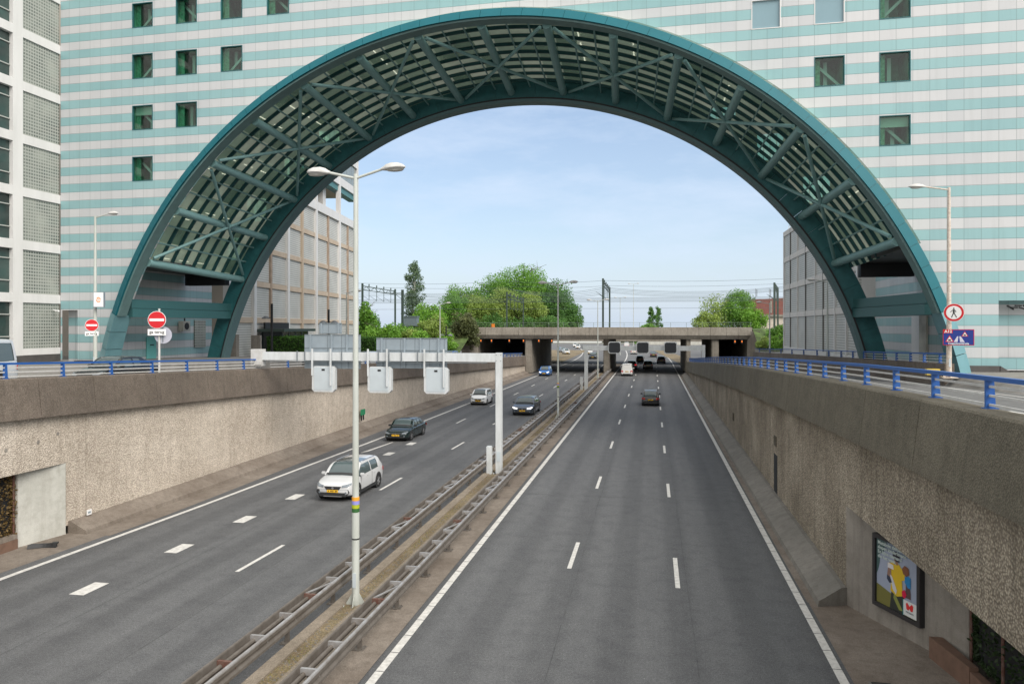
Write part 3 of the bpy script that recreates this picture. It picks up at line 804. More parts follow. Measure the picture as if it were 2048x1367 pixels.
def holes_face(outer, holes, y):
    """planar polygon with holes in the xz plane at y"""
    loops = [[Vector((x, z, 0)) for x, z in outer]] + [[Vector((x, z, 0)) for x, z in h] for h in holes]
    tris = tessellate_polygon(loops)
    flat = [p for l in loops for p in l]
    mb = MB(); mb.add([(p.x, y, p.y) for p in flat], [tuple(t) for t in tris]); return mb
def arc(R_, a0, a1, n): return [(CX + R_ * math.cos(R(a)), CZ + R_ * math.sin(R(a))) for a in ys(a0, a1, n)]
def rect(x0, x1, z0, z1): return [(x0, z0), (x1, z0), (x1, z1), (x0, z1)]
zb = 5.3
a_b = math.degrees(math.asin((zb - CZ) / 27.8))
WINS = [(x, z) for z, xs in ((28.95, (-36.4, -32.886, -29.372, -25.858)), (25.33, (-36.4, -32.886, -29.372)), (21.68, (-36.4, -32.886)), (18.05, (-36.4,))) for x in xs]
WINR = [(5.772, 25.33), (9.286, 25.33), (12.8, 25.33), (9.286, 21.70), (12.8, 21.70), (12.8, 18.07)]
ww, wh = 1.66, 1.74
outer = [(-42.39, zb)] + arc(27.8, 180 - a_b, a_b, 90) + [(62, zb), (62, 46), (-42.39, 46)]
holes = [rect(x, x + ww, z, z + wh) for x, z in WINS + WINR]
portal_l = (-42.25, -40.95, zb + .02, 8.92); portal_r = (18.95, 24.2, 5.95, 9.18)
holes += [rect(*portal_l), rect(*portal_r)]
P(holes_face(outer, holes, 46.8), 'wall', 'facade', fix=False)
a_c = math.degrees(math.asin((12.3 - CZ) / 26.9))
o2 = [(-42.39, 12.3)] + arc(26.9, 180 - a_c, a_c, 90) + [(62, 12.3), (62, 46), (-42.39, 46)]
mints = [(-26.15, 23.85), (-32.74, 17.55), (-29.29, 20.77), (5.08, 23.98), (8.41, 20.76), (11.56, 17.54), (-35.2, 14.3), (-19.3, 27.6)][:7]
P(holes_face(o2, [rect(x - .9, x + .9, z - .95, z + .95) for x, z in mints], 57.45), 'back_wall', 'interior', fix=False)
for x, z in mints:
    m = MB(); m.quad((x - .9, 57.5, z - .95), (x + .9, 57.5, z - .95), (x + .9, 57.5, z + .95), (x - .9, 57.5, z + .95)); P(m, 'rear_pane', 'mint', fix=False)
    m = MB()
    for k in (-.45, 0, .45): m.box(x + k - .02, x + k + .02, 57.52, 57.56, z - .95, z + .95)
    P(m, 'rear_mullion', 'tealdk')
m = MB(); m.box(-42.39, 62, 46.9, 58, 45.5, 46); m.box(61.8, 62, 47, 58, 5.3, 45.4); m.box(-42.39, -42.2, 48, 58, 5.3, 45.4); P(m, 'roof', 'whiteclad')
# plinth and portals
m = MB(); m.box(17.1, 18.9, 46.55, 46.9, 4.6, 5.55); m.prism([(18.9, 46.55, 4.6), (20.4, 46.55, 4.6), (18.95, 46.55, 5.55)], (0, .3, 0)); P(m, 'plinth', 'granite')
m = MB(); m.box(19, 24.1, 47.2, 47.4, 4.6, 5.93); m.box(24.2, 62, 46.6, 46.82, 4.6, 5.9); P(m, 'plinth', 'granite')
m = MB(); m.quad((18.95, 46.8, 5.3), (18.95, 47.7, 5.3), (18.95, 47.7, 9.18), (18.95, 46.8, 9.18)); m.quad((18.95, 47.7, 5.3), (24.2, 48.2, 5.3), (24.2, 48.2, 9.18), (18.95, 47.7, 9.18)); m.quad((18.95, 46.8, 9.18), (24.2, 46.8, 9.18), (24.2, 48.2, 9.18), (18.95, 47.7, 9.18)); P(m, 'portal', 'facade', fix=False)
m = MB(); m.quad((-42.25, 47.4, 5.2), (-40.95, 47.4, 5.2), (-40.95, 47.4, 8.95), (-42.25, 47.4, 8.95)); m.quad((-40.95, 46.8, 5.2), (-40.95, 47.4, 5.2), (-40.95, 47.4, 8.95), (-40.95, 46.8, 8.95)); m.quad((-42.25, 46.8, 8.92), (-40.95, 46.8, 8.92), (-40.95, 47.4, 8.92), (-42.25, 47.4, 8.92)); P(m, 'portal', 'facade', fix=False)
m = MB()
for k in range(5): m.bar((19.5 + k * .2, 47.1, 8.9 - .1 * (k % 2)), (19.9 + k * .2, 47.3, 8.7 + .1 * (k % 3)), .07)
P(m, 'pipework', 'black')
m = MB(); m.box(-41, -38.2, 46.5, 46.9, 4.6, 5.28); P(m, 'plinth', 'granite')

# windows
for i, (x, z) in enumerate(WINS + WINR):
    f = MB(); x1 = x + ww; z1 = z + wh
    f.box(x, x + .05, 46.78, 46.97, z, z1); f.box(x1 - .05, x1, 46.78, 46.97, z, z1); f.box(x + .05, x1 - .05, 46.78, 46.97, z, z + .05); f.box(x + .05, x1 - .05, 46.78, 46.97, z1 - .05, z1)
    blind = (x, z) in WINR[:2]
    fr = P(f, 'window', 'whiteclad' if blind else 'tealdk')
    p = MB(); p.quad((x + .05, 46.9, z + .05), (x1 - .05, 46.9, z + .05), (x1 - .05, 46.9, z1 - .05), (x + .05, 46.9, z1 - .05)); P(p, 'pane', 'skyglass' if blind else 'winglass', fr, fix=False)
    r = MB(); d = 49.0
    r.quad((x, 46.98, z), (x, d, z - .6), (x, d, z1 + .3), (x, 46.98, z1)); r.quad((x1, 46.98, z), (x1, d, z - .6), (x1, d, z1 + .3), (x1, 46.98, z1))
    r.quad((x, d, z - .6), (x1, d, z - .6), (x1, d, z1 + .3), (x, d, z1 + .3)); r.quad((x, 46.98, z), (x1, 46.98, z), (x1, d, z - .6), (x, d, z - .6)); r.quad((x, 46.98, z1), (x1, 46.98, z1), (x1, d, z1 + .3), (x, d, z1 + .3))
    P(r, 'room', plain('room_green', (.10, .30, .21), .8, var=.5, scale=.9), fr, fix=False)
    b = MB(); rr = random.Random(i * 7 + 1)
    if i % 3 != 2: b.bar((x + .1, 47.6, z1 - .1 if i % 2 else z + .1), (x1 - .05, 47.6, z + .15 if i % 2 else z1 - .2), .16)
    xx = x + .55 + .6 * rr.random(); b.bar((xx, 47.9, z + .02), (xx, 47.9, z1 - .02), .22)
    P(b, 'brace', plain('pale_steel', (.42, .48, .46), .6), fr)
    if i % 4 == 3:
        b = MB(); b.box(x + .03, x1 - .03, 47.1, 47.13, z1 - .62, z1 - .03); P(b, 'blind', plain('pale_blind', (.36, .42, .38), .8), fr)
    b = MB(); b.box(x + .02, x + .40, 47.2, 47.24, z + .03, z1 - .03)
    P(b, 'curtain', plain('green_curtain', (.10, .26, .17), .8, var=.4, scale=6), fr)

# rims
def ring_seg(mb, R0, R1, y0, y1, a0, a1, n, tilt=0.):
    """solid arc band"""
    rg = []
    for a in ys(a0, a1, n):
        c, s = math.cos(R(a)), math.sin(R(a))
        rg.append([(CX + R0 * c, y0, CZ + R0 * s), (CX + R1 * c, y0 + tilt, CZ + R1 * s), (CX + R1 * c, y1, CZ + R1 * s), (CX + R0 * c, y1, CZ + R0 * s)])
    mb.loft(rg)
def ang(z, Rr): return math.degrees(math.asin((z - CZ) / Rr))
aL, aF = ang(8.6, 27.75), ang(5.0, 27.75)
m = MB(); nseg = 52
for k in range(nseg):
    a0 = aL + (180 - 2 * aL) * k / nseg; a1 = aL + (180 - 2 * aL) * (k + 1) / nseg
    ring_seg(m, 27.45, 28.06, 44.98, 46.0, a0 + .022, a1 - .022, 3, .35)
P(m, 'front_rim', 'teal')
m = MB(); ring_seg(m, 27.475, 28.02, 45.05, 45.95, aL + .03, 180 - aL - .03, 120, .35); P(m, 'rim_core', 'tealdk')
m = MB(); ring_seg(m, 27.33, 27.445, 45.15, 46.0, aL, 180 - aL, 120); P(m, 'rim_soffit', 'tealunder')
for s in (0, 1):
    m = MB()
    for k in range(3):
        a0 = aF + (aL - aF) * k / 3; a1 = aF + (aL - aF) * (k + 1) / 3
        for q0, q1, t in ((27.45, 28.10, .35),):
            aa, ab = (a0 + .04, a1 - .04) if not s else (180 - a1 + .04, 180 - a0 - .04)
            ring_seg(m, q0, q1, 44.96, 46.6, aa, ab, 2, t)
    P(m, 'rim_base', 'steelteal')
aB = ang(4.4, 26.5)
m = MB()
nseg = 46
for k in range(nseg):
    a0 = aB + (180 - 2 * aB) * k / nseg; a1 = aB + (180 - 2 * aB) * (k + 1) / nseg
    ring_seg(m, 25.98, 27.35, 57.15, 57.85, a0 + .014, a1 - .014, 3)
P(m, 'rear_rim', 'tealdk')
m = MB(); ring_seg(m, 25.72, 25.96, 56.95, 57.95, aB, 180 - aB, 120); P(m, 'rear_rim_lip', plain('lip_grey', (.08, .145, .155), .5))
m = MB(); ring_seg(m, 25.97, 26.09, 57.0, 57.13, aB, 180 - aB, 120); P(m, 'rear_rim_groove', 'black')
# glazed barrel
def Rg(y): return 28.35 - (y - 46.4) * .095
A0, A1 = 27.4, 152.9
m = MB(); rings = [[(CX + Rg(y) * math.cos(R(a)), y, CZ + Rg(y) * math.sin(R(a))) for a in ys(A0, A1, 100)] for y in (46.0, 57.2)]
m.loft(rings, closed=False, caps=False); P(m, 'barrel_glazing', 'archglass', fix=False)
for k in range(9):
    y = 47.1 + 1.18 * k; m = MB(); rg = []
    for a in ys(A0, A1, 110):
        c, s = math.cos(R(a)), math.sin(R(a)); r1 = Rg(y) - .03; r0 = r1 - .20
        rg.append([(CX + r0 * c, y - .085, CZ + r0 * s), (CX + r1 * c, y - .085, CZ + r1 * s), (CX + r1 * c, y + .085, CZ + r1 * s), (CX + r0 * c, y + .085, CZ + r0 * s)])
    m.loft(rg); P(m, 'purlin', 'tealpurlin')
def ap(Rr, a, y): return (CX + Rr * math.cos(R(a)), y, CZ + Rr * math.sin(R(a)))
TA = [28.8 + 8.8 * k for k in range(15)]
for i in range(14):
    for f in (1 / 3, 2 / 3):
        a = TA[i] + 8.8 * f; m = MB(); m.tube(ap(Rg(46.6) - .42, a, 46.5), ap(Rg(57.1) - .42, a, 57.1), .06, n=6); P(m, 'rib', 'tealtube')
ts = .5
for i, a in enumerate(TA):
    m = MB(); m.tube(ap(27.42, a, 46.2), ap(26.55, a + .25, 57.2), .27, n=18); m.tube(ap(26.64, a + .22, 56.0), ap(26.63, a + .22, 56.06), .285, n=18)
    P(m, 'strut_tube', 'tealtube', smooth=True)
for i in range(1, 15, 2):
    al, ar = TA[i - 1], TA[i + 1] if i + 1 < 15 else TA[i]
    for u, v in ((al, ar), (ar, al)):
        m = MB(); m.tube(ap(27.30, u + (.9 if v > u else -.9), 46.4), ap(26.62, v + (-.7 if v > u else .7), 57.1), .115, n=10); P(m, 'brace_tube', 'tealtube', smooth=True)
# floors, ceilings, lights inside
k = 0
for fl in (13.52, 17.15, 20.78, 24.41, 28.04, 31.67):
    h2 = 28.5 ** 2 - (fl - .6 - CZ) ** 2
    spans = [(-42, 61.5)] if h2 <= 0 else [(-42, CX - math.sqrt(h2)), (CX + math.sqrt(h2), 61.5)]
    for x0, x1 in spans:
        m = MB(); m.box(x0, x1, 49.6 if fl < 31 else 47.0, 57.4, fl - .6, fl); m.box(x0 + (.0 if x0 > -20 else 0), x1, 47.0, 49.6, fl - .6, fl) if False else None
        P(m, 'floor_slab', 'ceil')
        edge = x1 if x1 < 0 else x0
        dirn = -1 if x1 < 0 else 1
        if len(spans) == 1: xs_ = [CX + d for d in (-13, -10, -7, -4, -1, 2, 5, 8, 11, 14)]
        else: xs_ = [edge + dirn * d for d in (.9, 2.7, 4.5)]
        for x in xs_[::2]:
            for y in (50.4, 52.8, 55.2):
                m = MB(); m.box(x - .035, x + .035, y - .6, y + .6, fl - .64, fl - .61); P(m, 'ceiling_light', 'tubelight')
        for x in xs_[::2]:
            m = MB(); m.tube((x + .6, 53, fl), (x + .6, 53, fl + 3.03), .22, n=10); P(m, 'column', 'ceil')
m = MB(); m.box(-42, 61.5, 49.3, 49.5, 33, 45); P(m, 'inner_wall', 'interior')
# recess under the barrel: soffits, inner walls, beams
for s in (0, 1):
    x0, x1 = ((-39.25, -35.0), (14.0, 17.95))[s]
    m = MB(); m.box(x0, x1, 46.85, 57.4, 12.15, 12.5); P(m, 'soffit', 'granite')
    m = MB(); m.box(x0 + .3, x1 - .2, 56.6, 57.3, 11.2, 12.14); P(m, 'downstand_beam', 'black')
    a, b = ((-36.5, -35.3), (15.5, 14.3))[s]
    m = MB(); m.bar((a, 46.4, 9.35), (b, 57.4, 9.35), .8, .62); m.bar((a, 46.4, 8.70), (b, 57.4, 8.70), .95, .62); P(m, 'tie_beam', plain('tie_teal', (.03, .105, .11), .5))
    m = MB(); xw = (-39.25, 17.95)[s]
    ye = (61, 66.5)[s]; m.quad((xw, 46.8, 4.2), (xw, ye, 4.2), (xw, ye, 12.2), (xw, 46.8, 12.2)); e = (-.5, .5)[s]
    m.quad((xw, ye, 4.2), (xw + e, ye, 4.2), (xw + e, ye, 12.2), (xw, ye, 12.2))
    P(m, 'recess_wall', 'facade', fix=False)
m = MB(); m.box(-39.22, -39.16, 52.0, 53.15, 4.9, 6.9); dr = P(m, 'door', plain('teal_door', (.14, .44, .42), .5))
m = MB(); m.box(-39.15, -39.10, 52.4, 52.8, 6.25, 6.32); P(m, 'vent_slot', 'black', dr)
m = MB(); m.box(-39.22, -39.15, 58.3, 59.9, 5.9, 8.3); P(m, 'glass_block_panel', 'lattice')
m = MB(); m.box(17.86, 17.93, 56.0, 57.6, 4.8, 8.6); P(m, 'door', 'whiteclad'); m = MB(); m.box(17.80, 17.93, 54.6, 55.9, 4.8, 8.6); P(m, 'door_recess', 'interior')
m = MB(); m.box(17.3, 17.9, 47.6, 53.5, 9.9, 11.6)
for kk in range(9): m.box(17.2, 17.29, 47.7, 53.4, 9.95 + kk * .18, 10.03 + kk * .18)
P(m, 'plant_louvre', 'black')
m = MB(); m.box(17.1, 17.18, 48.9, 49.9, 9.9, 11.6); P(m, 'louvre_door', plain('tie_teal2', (.06, .19, .20), .5))
# things on the recess wall
t = thing('air_conditioner', 'boxy grey air conditioner with dark fan on the striped wall under the arch', 'air conditioner', Bm((-39.1, 56.4, 7.35)))
m = MB(); m.box(0, .45, -.5, .5, 0, .85); m.build('case', plain('ac_case', (.42, .42, .38), .5), t, bevel=.02)
m = MB(); m.tube((.44, 0, .42), (.48, 0, .42), .30, n=18); m.build('fan', M['black'], t)
m = MB(); m.tube((.25, 0, .85), (.25, 0, 1.1), .06, n=8); m.build('pipe', M['black'], t)

# ================================================================== LEFT WING (white grid, glass blocks)
lw = thing('office_wing', 'white-framed office wing with glass block panels at the left edge', 'building')
XW = -42.40
for k in range(-1, 9):
    zz = 9.39 + 3.63 * k
    m = MB(); m.box(XW - .5, XW, 28, 47.58, zz, zz + .62 if k >= 0 else zz + .45); m.build('spandrel', M['whiteclad'], lw)
    zt_ = zz + (.62 if k >= 0 else .45); hh = 3.63 - (.62 if k >= 0 else .45)
    m = MB(); m.box(XW - .4, XW - .10, 44.27, 47.58, zt_ + .003, zt_ + hh - .003); m.build('glass_block_panel', M['lattice'], lw)
    for (y0, y1) in ((39.3, 43.45), (33.5, 38.3)):
        f = MB(); f.box(XW - .4, XW - .28, y0, y1, zt_ + .003, zt_ + hh - .003); w_ = f.build('window', M['darkglass'], lw)
        f = MB()
        for zz2 in (zt_ + .85, zt_ + 2.35): f.box(XW - .28, XW - .2, y0, y1, zz2 - .035, zz2 + .035)
        f.box(XW - .28, XW - .22, (y0 + y1) / 2 - .03, (y0 + y1) / 2 + .03, zt_ + .01, zt_ + hh - .01)
        f.build('frame', plain('frame_grey', (.38, .40, .38), .5), w_)
m = MB()
for y0, y1 in ((43.45, 44.27), (38.3, 39.3), (32.5, 33.5)): m.box(XW - .45, XW + .003, y0, y1, 5.3, 44)
m.build('pier', M['whiteclad'], lw)
m = MB(); m.box(XW - .45, XW + .02, 28, 47.55, 4.7, 5.75); m.build('plinth', M['granite'], lw)
m = MB(); m.box(XW - 14, XW - .5, 28, 47.5, 4.7, 44); m.build('core', M['whiteclad'], lw)
t = thing('security_camera', 'small white security camera on the left glass block wall', 'camera', (-42.2, 46.9, 8.85))
m = MB(); m.tube((0, 0, 0), (.35, -.1, 0), .07, n=8); m.build('body', M['white'], t); m = MB(); m.bar((-.2, 0, .1), (.05, 0, .05), .05); m.build('bracket', M['white'], t)

# ================================================================== REAR LEFT BUILDING
rl = thing('louvred_building', 'white gridded building with grey louvres and tan beams behind the arch on the left', 'building')
C0 = Vector((-44.97, 109.8, 0)); dd = Vector((.1346, -.9909, 0)); nn = Vector((.9909, .1346, 0))
def F(s, o, z): p = C0 + dd * s + nn * o; return (p.x, p.y, z)
def fb(mb, s0, s1, o0, o1, z0, z1):
    v = [F(s, o, z) for z in (z0, z1) for o in (o0, o1) for s in (s0, s1)]
    mb.add(v, [(0, 2, 3, 1), (4, 5, 7, 6), (0, 1, 5, 4), (2, 6, 7, 3), (0, 4, 6, 2), (1, 3, 7, 5)])
sL = 47.
m = MB(); fb(m, 0, sL, -25, -.4, 3.4, 23.0); fb(m, 0, sL, -25, -8, 23.0, 27.6); fb(m, .1, sL, -25, -.4, 27.6, 41); m.build('core', plain('beige_wall', (.40, .36, .31), .9), rl)
fl = [4.0, 8.1, 11.8, 15.45, 19.1, 22.6]
for a, b in zip(fl, fl[1:]):
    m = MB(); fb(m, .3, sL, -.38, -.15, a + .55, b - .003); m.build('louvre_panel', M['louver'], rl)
    if a > 5:
        m = MB(); fb(m, .3, sL, -.38, .0, a, a + .55); m.build('floor_beam', M['tan'], rl)
m = MB(); fb(m, .3, sL, -.38, 0, 3.4, 4.55); m.build('base', M['whiteclad'], rl)
sp = [0, 5.2, 9.8, 15.0, 20.4, 25.7, 30.7, 35.8, 40.4, 46.4]
kinds = 'wbwbwtwbww'
for s, kd in zip(sp, kinds):
    m = MB()
    if kd == 'w': fb(m, s - .02, s + .62, -.4, .16, 3.4, 41)
    else: fb(m, s, s + .5, -.4, .04 if kd == 'b' else .1, 3.4, 22.6)
    m.build('column', M['whiteclad'] if kd == 'w' else M['tanbrown'] if kd == 'b' else M['tan'], rl)
m = MB(); fb(m, .62, sL, -.4, .12, 22.6, 23.7); m.build('white_band', M['whiteclad'], rl)
m = MB(); fb(m, .62, sL, -1.2, -.1, 26.9, 27.75); m.build('teal_beam', plain('muted_teal', (.07, .20, .215), .6), rl)
m = MB(); fb(m, .62, sL, -.4, .12, 27.75, 28.9); fb(m, .62, sL, -.4, .1, 32.0, 33.0); fb(m, .62, sL, -.4, .1, 36, 37); m.build('white_band', M['whiteclad'], rl)
for z0, z1 in ((28.9, 32.0), (33, 36)):
    for k in range(17):
        s0 = .7 + k * 2.6
        m = MB(); fb(m, s0, s0 + 2.5, -.3, -.1, z0 + .02, z1 - .02); m.build('window', plain('grey_glazing', (.20, .23, .22), .15, var=.15), rl)
for s in (12.5, 23, 33.5):
    m = MB(); fb(m, s, s + 1.3, -2.5, -1.2, 23.7, 26.9); m.build('terrace_pier', M['whiteclad'], rl)
m = MB(); fb(m, 17, 18.5, -2.5, -2.35, 26.7, 26.8); m.build('terrace_light', M['tubelight'], rl)
# dark kiosk at its foot
t = thing('entrance_kiosk', 'dark glazed entrance kiosk with flat canopy at the foot of the louvred building', 'kiosk')
m = MB(); fb(m, 31.2, 39.5, .3, 2.4, 4.1, 7.2); m.build('body', plain('kiosk_dark', (.02, .028, .03), .15), t)
m = MB(); fb(m, 30.0, 40.2, .1, 2.9, 7.2, 7.5); m.build('canopy', M['iron'], t)
m = MB(); fb(m, 32.0, 39.0, .3, .5, 7.5, 8.15); m.build('sign_rail', M['black'], t)
for k in range(5): m = MB(); fb(m, 31.3 + k * 2.0, 31.4 + k * 2.0, 2.4, 2.46, 4.2, 7.15); m.build('mullion', plain('frame_grey2', (.12, .15, .16), .4), t)
# concrete screen wall, steps railing
m = MB(); m.box(-39.0, -37.9, 63.5, 64.0, 3.9, 7.0); m.box(-40.8, -39.1, 63.55, 64.0, 3.9, 6.95); m.box(-37.85, -36.9, 66.0, 66.3, 3.9, 6.9)
tag(m.build('screen_wall', M['conc']), 'grey-brown concrete screen wall beside the hedge behind the arch foot', 'wall')
t = thing('bar_fence', 'beige vertical bar fence beside the rear left arch foot', 'fence')
m = MB(); m.bar((-40.9, 62.8, 6.9), (-39.1, 62.8, 6.9), .06); m.bar((-40.9, 62.8, 4.6), (-39.1, 62.8, 4.6), .06); m.build('rail', plain('fence_beige', (.33, .30, .26), .7), t)
for k in range(14):
    m = MB(); m.bar((-40.85 + k * .13, 62.8, 4.5), (-40.85 + k * .13, 62.8, 6.9), .03); m.build('bar', MAT['fence_beige'], t)

# ================================================================== REAR RIGHT BUILDING
rr_ = thing('louvred_building', 'low pale building with grey louvre grid seen through the arch on the right', 'building')
X0 = 17.1
m = MB(); m.box(X0 + .3, X0 + 35, 67.8, 104.2, 3.6, 20.0); m.build('core', M['whiteclad'], rr_)
lv = [5.1, 8.9, 12.5, 16.15, 19.6]
for a, b in zip(lv, lv[1:]):
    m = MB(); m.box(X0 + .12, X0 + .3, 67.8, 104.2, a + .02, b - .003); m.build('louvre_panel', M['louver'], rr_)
    m = MB(); m.box(X0 + .02, X0 + .28, 67.8, 104.2, b, b + .62); m.build('floor_beam', plain('pale_beam', (.60, .58, .55), .8, var=.08), rr_)
m = MB(); m.box(X0 - .02, X0 + .3, 67.8, 104.2, 3.6, 5.12); m.build('base', M['whiteclad'], rr_)
for y, kd in ((104.2, 1), (99.7, 0), (94.9, .5), (90.1, 0), (84.9, 1), (81.2, 0), (76.0, 1), (71.7, 1), (68.0, 1)):
    m = MB(); w = .30 if kd else .18; m.box(X0 - .05 if kd == 1 else X0, X0 + .3, y - w / 2, y + w / 2, 4.0, 20.2)
    m.build('column', M['whiteclad'] if kd == 1 else MAT['pale_beam'] if kd else plain('dark_mullion', (.13, .13, .12), .6), rr_)
m = MB()
for k in range(8): m.bar((X0 + .6, 104 - k * 1.2, 20.1), (X0 + .6, 104 - k * 1.2, 21.0), .05)
m.bar((X0 + .6, 104, 21), (X0 + .6, 95, 21), .05); m.bar((X0 + .6, 104, 20.6), (X0 + .6, 95, 20.6), .04); m.build('roof_railing', M['whiterail'], rr_)
t = thing('bar_fence', 'dark vertical bar fence beside the rear right arch foot', 'fence')
m = MB(); m.bar((15.2, 59.6, 7.6), (16.9, 62.4, 7.4), .05); m.bar((15.2, 59.6, 5.0), (16.9, 62.4, 5.0), .05); m.build('rail', M['iron'], t)
for k in range(14):
    f = k / 13; m = MB(); m.bar((15.2 + 1.7 * f, 59.6 + 2.8 * f, 4.4), (15.2 + 1.7 * f, 59.6 + 2.8 * f, 7.6), .025 if k else .1); m.build('bar', M['iron'], t)

# ================================================================== RAILWAY BRIDGE
rb = thing('railway_bridge', 'low brown concrete railway bridge crossing the motorway', 'bridge')
edges = [-29.2, -27.3, -24.5, -21.7, -19.0, -17.6, -14.6, -11.9, -10.0, -7.1, -4.3, -2.9, .1, 3.0, 5.5, 7.2, 9.0, 11.4, 13.2, 15.3]
for a, b in zip(edges, edges[1:]):
    m = MB(); m.prism([(a + .015, 121.9, 5.72), (a + .015, 121.55, 6.35), (a + .015, 121.75, 7.62), (a + .015, 122.3, 7.62), (a + .015, 122.3, 5.72)], (b - a - .03, 0, 0)); m.build('parapet_panel', M['bridge'], rb)
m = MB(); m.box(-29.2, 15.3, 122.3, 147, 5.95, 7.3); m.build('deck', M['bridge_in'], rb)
m = MB(); m.box(-29.5, 15.6, 152, 152.5, 4.75, 7.5); m.box(-29.5, 15.6, 152.5, 165, 5.3, 7.2); m.build('rear_deck', M['bridge'], rb)
m = MB()
for y in (126, 130, 134, 138, 142): m.box(-29, 15, y, y + .5, 5.6, 5.95)
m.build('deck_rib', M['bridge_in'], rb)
for (x0, x1, z0, y0) in ((-20.75, -19.6, 0, 122.2), (-7.95, -6.95, 0, 124.0), (5.25, 5.95, 0, 122.2), (9.2, 10.3, 1.5, 122.2)):
    m = MB(); m.box(x0, x1, y0, 147, z0, 5.94); m.build('pier', M['bridge'], rb, bevel=.12)
m = MB(); m.prism([(-31.2, 120.8, 2.2), (-28.7, 122, 2.2), (-28.7, 150, 2.2), (-31.2, 150, 2.2)], (0, 0, 5.0)); m.build('abutment', M['bridge'], rb); m = MB(); m.prism([(14.6, 122, 1.5), (16.3, 120.6, 1.5), (16.3, 150, 1.5), (14.6, 150, 1.5)], (0, 0, 5.5)); m.build('abutment', M['bridge'], rb)
for q in ((-28.7, -20.75, 2.), (10.3, 14.6, 1.)):  # added dark walls closing the side bays, standing in for their shade
    m = MB(); m.box(q[0], q[1], 146, 147, q[2], 5.94); m.build('dark_bay_wall', M['bridge_in'], rb)
m = MB()
for k in range(19): m.bar((-29 + k * 2.45, 122.1, 7.6), (-29 + k * 2.45, 122.1, 8.35), .05)
m.bar((-29.2, 122.1, 8.35), (15.3, 122.1, 8.35), .05); m.bar((-29.2, 122.1, 8.0), (15.3, 122.1, 8.0), .035); m.build('handrail', plain('handrail_green', (.20, .25, .21), .6), rb)
E45 = thing('traffic_barrier_sign', 'small orange box on the railway bridge parapet', 'box', (-26.05, 121.9, 7.62)); m = MB(); m.box(-.25, .25, -.1, .1, 0, .55); m.build('case', M['orange'], E45); m = MB(); m.box(-.05, .05, -.05, .05, .55, .7); m.build('cap', M['plastic'], E45); E45.name = 'signal_box'
places = ['leftmost', 'second from the left', 'third from the left', 'fourth from the left', 'fifth from the left', 'sixth from the left']
for i, x in enumerate((-28.1, -26.3, -23.3, -20.9, -18.35, -16.2, 12.7, 13.75)):
    lab = ('%s of the amber warning lamps under the edge of the railway bridge' % places[i]) if i < 6 else ('inner' if i == 6 else 'outermost') + ' amber warning lamp above the dark right underpass'
    t = thing('warning_lamp', lab, 'lamp', (x, 121.7, 5.05), 0, 'amber lamps under the railway bridge')
    m = MB(); m.tube((0, 0, .20), (0, 0, .48), .07, n=10); m.build('lens', M['amber'], t, smooth=True); m = MB(); m.box(-.16, .16, .02, .3, .0, .7); m.build('housing', M['black'], t)
# embankment
m = MB()
for s, x0, x1 in ((0, -260, -29.3), (1, 15.4, 260)):
    rg = [[(x, 108, -.1), (x, 112, interp(112, ZPL)), (x, 122, 7.3), (x, 165, 7.3), (x, 172, 2)] for x in (x0, x1)]
    m.loft(rg, closed=False, caps=False)
struct('railway_embankment', m, plain('grass_bank', (.07, .11, .03), .95, var=.5, scale=.8), fix=False)
# ================================================================== CATENARY
def portal(label, pts, H=15.9, r=.16):
    t = thing('catenary_portal', label, 'catenary mast')
    for (x, y) in pts:
        m = MB(); m.bar((x, y, 7.3), (x, y, H), 2 * r, 2 * r); m.build('mast', M['iron'], t)
    if len(pts) > 1:
        a, b = Vector((*pts[0], H - .5)), Vector((*pts[1], H - .5)); m = MB(); m.bar(a, b, .14); m.bar(a - Vector((0, 0, .7)), b - Vector((0, 0, .7)), .12)
        n = 9
        for k in range(n):
            p = a.lerp(b, k / n); q = a.lerp(b, (k + 1) / n); m.bar(p, q - Vector((0, 0, .7)), .07) if k % 2 else m.bar(p - Vector((0, 0, .7)), q, .07)
        m.build('truss', M['iron'], t)
        for k in (.18, .4, .62, .85):
            p = a.lerp(b, k); m = MB(); m.bar(p, p - Vector((0, 0, 2.6)), .08); m.bar(p - Vector((0, 0, 2.5)), p - Vector((1.5, 0, 1.5)), .05); m.tube(p + Vector((0, 0, .1)), p + Vector((0, 0, .55)), .12, n=6); m.build('dropper', M['iron'], t)
    else:
        x, y = pts[0]; m = MB(); m.bar((x, y, H - .6), (x - 1.9, y, H - .6), .09); m.bar((x, y, H - 1.8), (x - 1.5, y, H - .7), .07); m.tube((x - 1.6, y, H - .5), (x - 1.6, y, H - .1), .12, n=6); m.build('bracket', M['iron'], t)
    return t
portal('dark catenary portal standing on the railway bridge above the median', [(-8.26, 128), (-8.75, 157)])
portal('catenary portal at the far left, just right of the nearest lamp post', [(-53.9, 134), (-55.2, 156)], 15.9)
portal('single catenary mast between the left portal and the poplar', [(-44.6, 130)], 14.4, .2)
portal('catenary portal in front of the yellow-green trees on the left', [(-25.5, 131), (-27.0, 157)], 13.9, .12)
portal('catenary masts in front of the red brick building', [(22.3, 146), (25.9, 165)], 15.9)
t = thing('overhead_wires', 'thin railway overhead wires crossing the sky above the bridge', 'overhead wires')
def wire(y, z, sag=0, x0=-110, x1=70):
    pts = []; xs_ = [-110, -54, -26, -8.4, 23, 70]
    m = MB()
    for a, b in zip(xs_, xs_[1:]):
        for k in range(5):
            f0, f1 = k / 5, (k + 1) / 5
            m.tube((a + (b - a) * f0, y, z - sag * 4 * f0 * (1 - f0)), (a + (b - a) * f1, y, z - sag * 4 * f1 * (1 - f1)), .022, n=4, caps=False)
    m.build('wire', M['wire'], t, fix=False)
